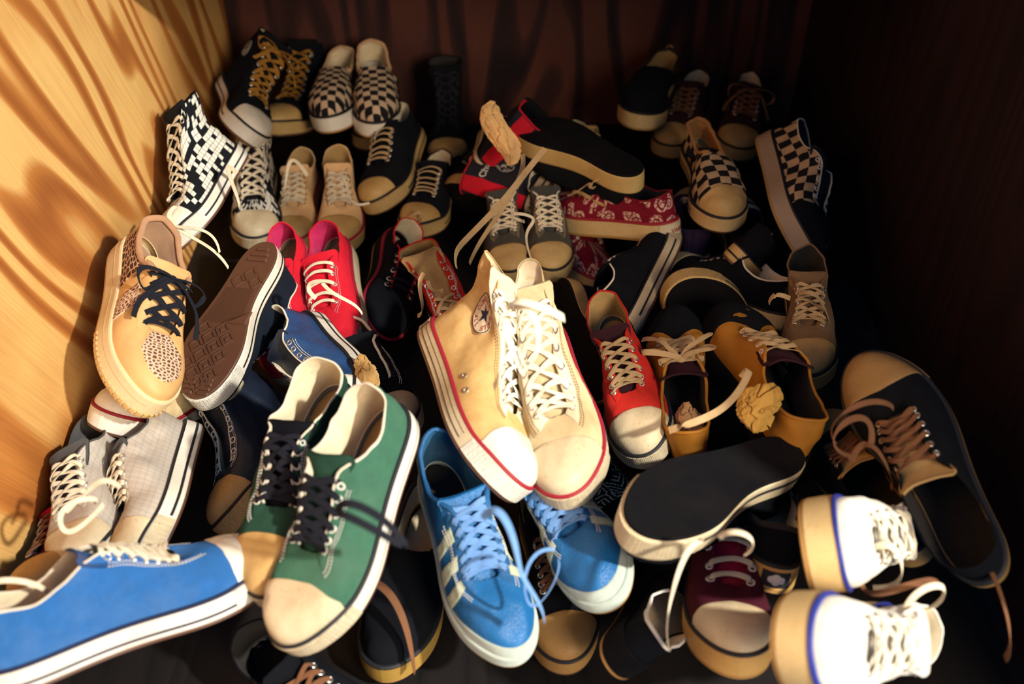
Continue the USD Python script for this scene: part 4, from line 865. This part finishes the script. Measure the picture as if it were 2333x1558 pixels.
S(CHUCK, 'skate_shoe', 'ochre suede shoe with a black toe and trailing lace, right one of the ochre pair', (1640, 740, 1.53), (1800, 1080, .12), (.25, -.35, 1), L=.31, seed=39, left=False, **OCP, extra=[toe_guard(BLACK, .29, 1.0, 'black_vamp')],
  ends=[([(1690, 860, 1.27), (1705, 850, 1.24), (1690, 880, 1.23), (1645, 930, 1.22), (1580, 962, 1.21), (1525, 980, 1.22)], .010)])
S(VANS, 'sneaker', 'overturned black sneaker, black sole up, cream edge with black stripe, on the ochre pair', (1440, 1180, 1.12), (1815, 1022, .25), (.1, .15, -1), L=.30, seed=40, outsole=SOLE_BLACK, rubber=rubber((.78, .66, .42), amount=.5), bumper=rubber((.78, .66, .42), amount=.5, bumpy=True), piping=None, stripes=[(.28, .26, .44, INK)], lace=LACE_K, flare=.001)
S(CHUCK, 'sneaker', 'red canvas sneaker with a cream toe cap, squeezed right of the white high-tops', (1490, 1068, 1.36), (1395, 745, .15), (-.3, -.35, 1), L=.285, wide=.92, seed=41, upper=REDH, tongue=DKM, binding=REDH, lining=LIN_TAN, lace=LACE_T, rubber=CREAM, left=True, extra=[EY])
S(CHUCK, 'sneaker', 'black sneaker set on edge, tan sole rim right of the white high-tops', (1368, 908, 1.42), (1268, 640, .15), (.55, .65, -.3), L=.285, seed=42, outsole=SOLE_BLACK, rubber=TAN, bumper=TAN_B, cap=BLACK, lace=LACE_K, stripes=[])
def collapse(ky, kz):
    def go(T, s, g):
        t = smoothstep(.52, .72, s); z0 = .095
        T = T.copy(); T[:, 1] *= 1 - t * (1 - ky); T[:, 2] = np.where(T[:, 2] > z0, z0 + (T[:, 2] - z0) * (1 - smoothstep(.42, .6, s) * (1 - kz)), T[:, 2]); return T
    return go
WHP = dict(lining=LIN, rubber=CREAM, piping=INK_RED, stripes=[(.30, .28, .34, INK), (.30, .60, .64, INK)], lace=canvas((.80, .74, .60), amount=.35, weave=1400.), plate='all_star', plate_mat=CREAM, ink=INK, L=.305, eyelets=8, bind_r=.001, eye_mat=METAL)
def vents(a, q):
    M = a['M']
    for sd in (1, -1):
        for s_ in (.46, .53):
            f0 = float(M.idx(sd * s_)); p = M.S(f0, .16); n = M.nrm(np.array([f0]), np.array([.16]))[0]; v, f = torus(.0036, .0009)
            a['add']('vent_eyelet', (v @ frame(n, np.array([1.0, 0, 0])) + p + n * .0006, f), METAL)
S(HIGH, 'high_top_sneaker', 'stained white high-top with a navy star ankle patch, left one of the central pair', (1140, 1150, 1.19), (972, 752, .2), (.9, -.3, .52), seed=43, left=False, tmod=collapse(.45, .80), upper=DIRTYW, tongue=WHITEC, binding=DIRTYW, cap=WHITE, bumper=WHITE_B, flop=(.075, -.5, -.3), crumple=.005, **WHP,
  extra=[eyestay(WHITEC, THREAD_D, w=.70), vents, ankle_patch(-.71, .56, .025, canvas((.72, .60, .42)), INK, INK_NAVY, INK_RED, turn=.4)],
  ends=[([(1150, 735, 1.06), (1165, 790, 1.04), (1180, 830, 1.05), (1190, 850, 1.06)], .009), ([(1160, 700, 1.06), (1200, 690, 1.03), (1245, 705, 1.03), (1285, 725, 1.05)], .010), ([(1155, 720, 1.06), (1150, 780, 1.04), (1140, 840, 1.06), (1125, 880, 1.10)], .009), ([(1170, 700, 1.05), (1215, 720, 1.03), (1225, 790, 1.04), (1205, 830, 1.05), (1180, 790, 1.05)], .009)])
S(HIGH, 'high_top_sneaker', 'stained white high-top without a patch showing, right one of the central pair', (1318, 1166, 1.21), (1235, 752, .2), (-.25, -.25, 1), seed=44, left=True, tmod=collapse(.5, .62), upper=DIRTYG, tongue=DIRTYG, binding=DIRTYG, cap=CREAM, bumper=CREAM_B, flop=(.07, -1.0, .1), crumple=.005, **WHP, extra=[eyestay(WHITEC, THREAD_D, w=.72), vents])
BLU = leather((0.010, 0.130, 0.36), .34, .5, .5); BLU2 = leather((0.015, 0.10, 0.26), .5, .3); STRIPE = canvas((.50, .55, .40), (.3, .3, .15), .3); PALEB = canvas((.38, .60, .62), (.3, .4, .3), .3); SUEDE = canvas((.48, .55, .50), (.25, .3, .22), .5)
LB = canvas((0.16, 0.32, 0.62), (0.2, 0.25, 0.3), .3, weave=1400.)
RUN = dict(top='run', sole_h=.018, toe_h=.020, toe_box=.42, rubber=SUEDE, outsole=SOLE_GUM, upper=BLU, tongue=BLU, lining=canvas((.02, .09, .18)), binding=BLU2, bind_r=.003, eyelets=7, eye_mat=None, lace=LB, lace_w=.008, spring=.014, L=.295, wide=.94, insole=LIN_DARK, tongue_ext=.018)
RX = [three_stripes(STRIPE), toe_guard(SUEDE, .34, .22, 'suede_toe_guard'), eyestay(BLU2, THREAD, w=.72), side_panel('heel_counter', SUEDE, .80, 1.0, .0, .55), side_panel('collar_lining_patch', PALEB, .84, 1.0, .60, .99)]
S(RUN, 'running_shoe', 'shiny blue running shoe with three pale stripes, left one, toe hanging down in front', (1172, 1530, 1.14), (985, 1062, .25), (.25, -.6, .75), seed=45, left=False, extra=RX, crumple=.0055,
  ends=[([(1100, 1180, .98), (1140, 1170, .96), (1170, 1230, .97), (1190, 1310, 1.0), (1225, 1370, 1.03), (1240, 1415, 1.05)], .008)])
S(RUN, 'running_shoe', 'shiny blue running shoe with three pale stripes, right one, half under the white toes', (1425, 1400, 1.13), (1200, 1050, .2), (-.25, -.35, .95), seed=46, left=True, extra=RX, crumple=.004,
  ends=[([(1262, 1252, 1.06), (1215, 1270, 1.04), (1195, 1330, 1.05), (1215, 1380, 1.07), (1255, 1340, 1.06), (1272, 1275, 1.06)], .004)])
S(CHUCK, 'sneaker', 'black sneaker printed with pale scribbled words, under the turned-over black shoe', (1452, 1272, 1.34), (-.45, .85, .02, 1), (.1, -.2, 1), L=.28, seed=47, upper=scribbled('scribbles'), tongue=BLACK, cap=scribbled('scribbles'), rubber=CREAM, piping=None, lace=LACE_K, eyelets=6)
GRN = canvas((0.045, 0.135, 0.085), (0.10, 0.17, 0.12), .4); GRD = canvas((0.016, 0.055, 0.036), (0.03, 0.04, 0.03), .3)
def inner_label(a, q):
    import shapely
    M = a['M']; f0 = float(M.idx(-.58)); 
    def place(m, out):
        v, f = m; du = np.linalg.norm(M.S(f0 + 1, .55) - M.S(f0 - 1, .55)) / 2; dv = np.linalg.norm(M.S(f0, .57) - M.S(f0, .53)) / .04
        ff, vv = f0 - v[:, 0] / du, .55 + v[:, 1] / dv
        return (M.S(ff, vv) - M.nrm(ff, vv) * (v[:, 2] + .0026 + out)[:, None], f)
    p = a['add']('inner_label', place(finer(flat(shapely.box(-.012, -.014, .012, .014), .0006), .005), 0), LIN_TAN, smooth=False, label='small cream label sewn inside the collar')
    a['add']('label_lettering', place(finer(text_at('STAR', .0075, .0003), .004), .0008), INK, smooth=False, parent=p)
GP = dict(lining=LIN, binding=TRIM_W, lace=LACE_K, lace_w=.0075, eyelets=6, eye_mat=EYE_W, rubber=WHITE, insole=LIN_TAN, piping=INK, stripes=[(.27, .26, .30, INK)])
S(CHUCK, 'sneaker', 'dark green canvas sneaker with a black tongue, left one of the green pair', (618, 1395, 1.12), (790, 895, .25), (-.28, -.35, .9), L=.305, seed=48, crumple=.0065, upper=GRD, tongue=BLACK, left=False, cap=TAN, bumper=CREAM_B, heel_strip=GRN, strip_w=.009, extra=[EYT, inner_label], tongue_ext=.02, **GP)
S(CHUCK, 'sneaker', 'bright green canvas sneaker with trailing black laces, right one of the green pair', (690, 1498, 1.08), (925, 940, .3), (-.42, -.4, .85), L=.305, seed=49, crumple=.0065, upper=GRN, tongue=GRD, left=True, cap=CREAM, bumper=CREAM_B, heel_strip=GRN, strip_w=.010, extra=[EYT], **GP,
  ends=[([(770, 1165, .93), (810, 1150, .91), (860, 1175, .91), (905, 1215, .93), (928, 1240, .96)], .0085), ([(770, 1170, .93), (800, 1180, .91), (850, 1205, .91), (890, 1228, .92), (915, 1238, .94)], .0085)])
NAVL = leather((0.012, 0.018, 0.035), .34, .5); NAVB = leather((0.022, 0.075, 0.22), .40, .5, .5)
S(HIGH, 'high_top_sneaker', 'navy-black leather high-top with white stitching, left of the green pair', (545, 1228, 1.36), (690, 935, .1), (-.72, -.4, .6), L=.29, seed=50, upper=NAVL, tongue=NAVL, binding=TRIM_W, lining=LIN, lace=None, eye_mat=EYE_W, eye_r=.004, cap=TAN, bumper=TAN_B, rubber=TAN, left=False, flop=(.09, .1, .1), extra=[EYT])
S(CHUCK, 'sneaker', 'blue leather sneaker, heel up, white striped sole edge, behind the green pair', (850, 965, 1.42), (712, 735, .2), (-.72, -.45, .5), L=.285, seed=51, upper=NAVB, tongue=NAVL, binding=TRIM_W, lining=LIN, lace=None, rubber=WHITE, bumper=WHITE_B, cap=WHITE, left=True, extra=[EYT], flare=.001)
S(CHUCK, 'sneaker', 'black low sneaker with white collar edging and paper inside, above the green pair', (925, 1020, 1.46), (800, 815, .12), (.15, -.35, 1), L=.28, seed=52, binding=TRIM_W, bind_r=.0022, lining=LIN_DARK, lace=None, rubber=CREAM, eye_mat=EYE_D, extra=[EYT])
S(CHUCK, 'sneaker', 'navy sneaker showing its chocolate-brown diamond-tread outsole to the camera', (428, 902, 1.40), (612, 552, .3), (.36, .78, -.62), L=.29, seed=53, upper=NAVYBLACK, tongue=NAVYBLACK, rubber=WHITE, bumper=WHITE_B, cap=CREAM, outsole=SOLE_BROWN, tread=tread_diamonds, binding=TRIM_W, lace=LACE_W, left=True, stripes=[(.27, .52, .66, INK)])
CRT = leather((0.66, 0.38, 0.15), .5, .35, .2); CR1 = spotted('croc_large', (.10, .045, .03), (.10, .040, .030), (.62, .42, .26), 68., .16, .17, (1, 1, 1), .7)
CRB = spotted('croc_big', (.66, .44, .28), (.075, .032, .026), (.62, .40, .24), 74., .07, .10, (1, 1.25, 1), .55); CRS = spotted('croc_small', (.70, .50, .34), (.14, .06, .045), (.70, .46, .30), 150., .13, .17, (1.35, 1, 1), .8)
def sun_logo(a, q):
    ms_ = [ (lambda b: (b.vertices, b.faces))(trimesh.creation.box(extents=(.0050, .0010, .0004), transform=trimesh.transformations.rotation_matrix(t, [0, 0, 1]) @ trimesh.transformations.translation_matrix([.0065, 0, 0]))) for t in np.linspace(-.9, math.pi + .3, 15)]
    for sd in (1, -1): a['add']('sunburst_print', a['on_surface'](join(ms_), sd * .585, .62, .0016), plain('print_brown', (.16, .07, .04), .6), smooth=False)
def lugs(a, q):
    for sg in np.linspace(-.42, .42, 33):
        a['band']('sole_lug', sg, sg + .017, .02, .22, .0016, q['outsole'], n=3)
S(dict(top='auth', sole_h=.036, toe_h=.038, toe_box=.46, upper=CRT, tongue=CRT, lining=canvas((.40, .24, .15), amount=.4), binding=canvas((.45, .25, .14), amount=.4), bind_r=.0045, bind_from=.5, rubber=rubber((.86, .70, .42), amount=.3), outsole=rubber((.66, .42, .16), amount=.4), piping=None, eyelets=5, eye_mat=None, lace=LACE_K, lace_w=.008, lace_t=.002, bow=True, stripes=[(.02, .60, .64, canvas((.5, .33, .15)))]),
  'skate_shoe', 'tan leather skate shoe with crocodile-print panels and a black lace bow', (302, 955, 1.30), (292, 565, .25), (.85, -.3, .6), L=.305, wide=1.0, seed=54, left=False, crumple=.0022,
  extra=[eyestay(CRT, w=.66), centre_panel('crocodile_toe_panel', CRS, .20, .40, .98), side_panel('crocodile_heel_panel', CRB, .60, .86, .10, .86), side_panel('crocodile_side_panel', CRS, .42, .52, .06, .62), side_panel('heel_counter', CRT, .88, 1.0, .0, .75, uvs=False), sun_logo, lugs])
S(CHUCK, 'sneaker', 'white sneaker toe with a thin red line, pinned under the crocodile-print shoe', (222, 995, 1.35), (475, 915, .12), (.05, -.3, 1), L=.285, seed=55, upper=DIRTYG, tongue=DIRTYG, rubber=WHITE, bumper=None, cap=WHITE, piping=INK_RED, stripes=[], lace=LACE_W, left=True)
PLD = plaid('plaid_grey', (.52, .47, .40), (.34, .33, .34), (.44, .40, .36), .017); PLDD = plaid('plaid_dark', (.075, .075, .075), (.20, .20, .19), (.03, .03, .035), .017)
PP = dict(lining=PLDD, binding=PLDD, tongue=PLDD, uv='side', rubber=WHITE, piping=INK, lace=LACE_W, eye_mat=METAL, stripes=[(.27, .22, .38, INK)], cap=CREAM)
S(CHUCK, 'sneaker', 'pale grey plaid sneaker on its side, striped white sole edge to the right', (352, 1325, 1.22), (452, 985, .2), (-.78, -.35, .5), L=.29, seed=56, upper=PLD, left=True, extra=[EY], flare=.001, **PP,
  ends=[([(272, 1110, 1.10), (240, 1095, 1.08), (190, 1130, 1.10), (150, 1165, 1.11)], .006)])
S(CHUCK, 'sneaker', 'grey plaid sneaker with looped white laces, half in the shade by the plywood wall', (200, 1345, 1.20), (285, 1035, .2), (-.35, -.35, 1), L=.285, seed=57, upper=PLD, left=False, extra=[EY], **PP,
  ends=[([(215, 1150, 1.12), (180, 1140, 1.09), (140, 1170, 1.08), (150, 1210, 1.09), (195, 1190, 1.09), (235, 1150, 1.10)], .006)])
BLC = canvas((0.025, 0.125, 0.36), (0.10, 0.20, 0.40), .5)
S(CHUCK, 'sneaker', 'sky-blue canvas low sneaker side-on in the left front corner', (640, 1312, 1.18), (-45, 1585, .42), (-.06, .75, 1), L=.31, seed=58, crumple=.0065, upper=BLC, tongue=canvas((.02, .07, .2)), lining=LIN, binding=TRIM_W, rubber=WHITE, bumper=WHITE_B, cap=WHITE, piping=INK_NAVY, stripes=[(.20, .20, .34, INK_NAVY)], lace=LACE_W, eyelets=7, eye_mat=METAL, left=True, extra=[EYT])
S(CHUCK, 'sneaker', 'dark sneaker with brown laces and red flecks, behind the sky-blue one', (92, 1420, 1.08), (265, 1235, .2), (-.2, -.3, 1), L=.28, seed=59, upper=DKM, tongue=RED, lining=LIN_DARK, lace=LBR, cap=TAN, rubber=TAN, bumper=TAN_B, extra=[EY])
S(CHUCK, 'sneaker', 'dull grey sneaker at the far left edge with a pale lace loop', (-.1, -.9, -.35, 1), (60, 1352, 1.12), (-.2, -.3, 1), L=.25, seed=60, upper=canvas((.05, .055, .06)), tongue=LIN_TAN, lining=LIN_TAN, lace=LACE_W, cap=CREAM, rubber=CREAM, ends=[([(-20, 1335, 1.02), (30, 1322, 1.0), (80, 1332, 1.02), (110, 1355, 1.04)], .006)])
MAR = herringbone('herringbone_maroon', (.10, .008, .022), (.035, .010, .016))
def maroon_x(a, q): pass
S({**VANS, 'cap': rubber((.76, .64, .42), amount=.5), 'cap_x': .80}, 'sneaker', 'maroon herringbone sneaker with white bar laces and a cream toe, front right', (1672, 1560, 1.10), (1625, 1215, .15), (-.06, -.2, 1), L=.29, seed=61, upper=MAR, tongue=canvas((.30, .012, .05)), lining=LIN_DARK, binding=canvas((.2, .01, .03)), rubber=rubber((.66, .40, .13), amount=.5), piping=INK, lace=LACE_W, lace_w=.009, eyelets=4, eye_mat=EYE_W, eye_r=.0042, left=False, extra=[EY],
  ends=[([(1600, 1230, 1.05), (1560, 1270, 1.03), (1535, 1340, 1.03), (1520, 1420, 1.05), (1525, 1480, 1.08)], .006), ([(1640, 1225, 1.02), (1690, 1215, 1.0), (1715, 1235, 1.01), (1695, 1265, 1.02)], .006)])
S(SLIP, 'slip_on_shoe', 'black slip-on shoe with tan sole and black heel tag, right of the maroon shoe', (1700, 1120, 1.42), (1765, 1352, .1), (.05, -.15, 1), L=.285, seed=62, upper=BLACK, rubber=rubber((.62, .36, .10), amount=.4), binding=LIN_DARK, extra=[heel_tag(INK, LOGO)], piping=INK)
WHV = canvas((0.66, 0.63, 0.56), (0.45, 0.31, 0.15), .45)
WV = {**VANS, 'upper': WHV, 'tongue': WHV, 'lining': LIN, 'binding': WHV, 'rubber': rubber((.76, .58, .28), (.50, .26, .06), .45), 'piping': INK_BLUE, 'lace': LACE_W, 'sole_h': .034, 'toe_h': .036, 'lacing': 'cross', 'crumple': .005, 'extra': [EY]}
S(WV, 'sneaker', 'white canvas sneaker with thick yellowed sole, upper one of the right front pair', (1812, 1255, 1.03), (1930, 1215, .1), (1, -.05, .25), L=.28, seed=63, left=False, ends=[([(1985, 1250, 1.06), (2030, 1245, 1.05), (2055, 1290, 1.06), (2040, 1330, 1.08), (1990, 1340, 1.10)], .008)])
S(WV, 'sneaker', 'white canvas sneaker with thick yellowed sole, lower one of the right front pair', (1738, 1480, .90), (1985, 1430, .2), (.72, -.4, .5), L=.28, seed=64, left=True, ends=[([(2060, 1400, 1.0), (2100, 1345, 1.0), (2150, 1340, 1.02), (2140, 1370, 1.04), (2050, 1390, 1.05)], .007)])
TAND = rubber((.36, .22, .085), (.2, .1, .03), .5)  # darker version of TAN: weaker light at the right put into the colour
BIG = dict(lace=LBR, tongue=LIN_TAN, lining=LIN_DARK, rubber=TAND, cap=TAND, bumper=TAND, eye_mat=METAL, stripes=[], outsole=SOLE_BLACK)
S(CHUCK, 'sneaker', 'large black sneaker with a tan cap leaning against the dark right wall', (1985, 828, 1.32), (2262, 1330, .2), (-.42, -.72, .6), L=.315, seed=65, left=False, **BIG, laced=6, extra=[EY], ends=[([(1985, 1010, 1.14), (1930, 960, 1.12), (1905, 985, 1.12), (1940, 1040, 1.13)], .008), ([(2035, 930, 1.16), (2000, 915, 1.13), (1950, 925, 1.12), (1900, 965, 1.13), (1905, 1010, 1.14)], .007), ([(2250, 1290, 1.1), (2285, 1370, 1.05), (2300, 1440, 1.03), (2290, 1500, 1.05)], .009)])
S(CHUCK, 'sneaker', 'black sneaker with a tan heel edge, lying inside the curve of the large black one', (1880, 985, 1.40), (2115, 1292, .15), (-.3, -.6, .8), L=.29, seed=66, left=True, **BIG, extra=[EY], ends=[([(1940, 1050, 1.16), (1985, 1015, 1.14), (2020, 1060, 1.14), (2030, 1110, 1.16)], .008), ([(1960, 1300, 1.1), (2050, 1340, 1.05), (2140, 1330, 1.05), (2145, 1370, 1.05)], .008)])
S(SLIP, 'slip_on_shoe', 'black slip-on shoe with a cream collar lining, in the shade left of the maroon shoe', (1530, 1365, 1.33), (1385, 1522, .1), (0, -.55, .8), L=.25, seed=67, upper=BLACK, lining=canvas((.80, .66, .44)), insole=canvas((.80, .66, .44)), binding=canvas((.8, .76, .7)), bind_r=.0018, rubber=SOLE_BLACK, piping=None)
S(CHUCK, 'sneaker', 'dark sneaker with a coral heel stripe, blurred at the bottom left of centre', (.75, -.6, .02, 1), (585, 1485, .03), (-.1, -.2, 1), L=.27, seed=68, heel_strip=canvas((.50, .06, .05)), strip_w=.02, lining=LIN_DARK, rubber=LIN_DARK, plate=None, lace=LBR, bumper=None, ends=[([(860, 1330, 1.2), (905, 1380, 1.18), (930, 1450, 1.18), (945, 1530, 1.2)], .010)])
S(SLIP, 'slip_on_shoe', 'black slip-on shoe with a yellow-brown sole edge at the bottom border', (880, 1565, .02), (.15, .95, .02, 1), (0, -.1, 1), L=.28, seed=69, upper=BLACK, rubber=rubber((.45, .28, .06), amount=.5), binding=LIN_DARK)
S(CHUCK, 'sneaker', 'dark sneaker with a brown toe cap, blurred below the blue running shoes', (1305, 1545, .02), (-.15, .95, .02, 1), (0, -.2, 1), L=.27, seed=70, cap=SOLE_GUM, rubber=SOLE_GUM, bumper=None, lace=LBR, stripes=[])

# ------------------------------------------------------------------ crumpled paper
PAPER = canvas((0.82, 0.54, 0.24), (0.42, 0.22, 0.06), .5, weave=300.)
def paper(label, pts, r, seed, mat=PAPER):
    path = np.array([at(*p) for p in pts]); n = 60
    c = catmull(path, n) if len(path) > 1 else path
    m = trimesh.creation.icosphere(5); v = m.vertices.copy()
    ax = path[-1] - path[0]; ln = np.linalg.norm(ax); ax /= ln
    x = np.cross(ax, FWD); x /= np.linalg.norm(x); y = np.cross(x, ax)
    g = v * 2.6 + seed * 5.1
    rg = np.random.default_rng(seed); nn = rg.normal(size=(34, 3)); nn /= np.linalg.norm(nn, axis=1, keepdims=True); hh = rg.uniform(.72, 1.05, 34)
    k = np.min(np.where(v @ nn.T > .05, hh / np.maximum(v @ nn.T, .05), 9), 1)
    k = np.minimum(k, 1.25) * (1 - .30 * np.maximum(0, .35 - np.abs(meshkit.noise(g * .9, seed) - .5) * 6) / .35) + .10 * (meshkit.noise(g * 3.1, seed + 3) - .5)
    t = (v[:, 2] + 1) / 2
    cc = np.stack([np.interp(t, np.linspace(0, 1, n), c[:, i]) for i in range(3)], 1)
    w = meshkit.noise(np.c_[t * 4, 0 * t, 0 * t] + seed, seed)[:, None] * .5 + .75
    P = cc + (x * v[:, :1] + y * v[:, 1:2] * .8) * r * k[:, None] * w + ax * (v[:, 2] * (k - .8) * r)[:, None]
    p = put('crumpled_paper', (P, m.faces), mat, smooth=25); keys(p, label, 'paper'); return p
paper('crumpled tan paper standing up out of the black and red high-top', [(1120, 235, 1.76), (1128, 290, 1.74), (1160, 335, 1.73), (1165, 375, 1.73)], .026, 3)
paper('crumpled yellow paper ball stuffed in the right ochre shoe', [(1690, 905, 1.27), (1745, 950, 1.25)], .034, 5, canvas((.70, .42, .10), (.35, .16, .03), .6, weave=300.))
paper('crumpled brown paper stuffed in the left ochre shoe', [(1560, 925, 1.34), (1575, 985, 1.33)], .022, 7, canvas((.45, .28, .13), (.35, .03, .05), .6, weave=300.))
paper('crumpled tan paper inside the white-edged black sneaker', [(815, 815, 1.40), (855, 880, 1.39)], .018, 9, canvas((.42, .26, .10), (.3, .16, .05), .5, weave=300.))
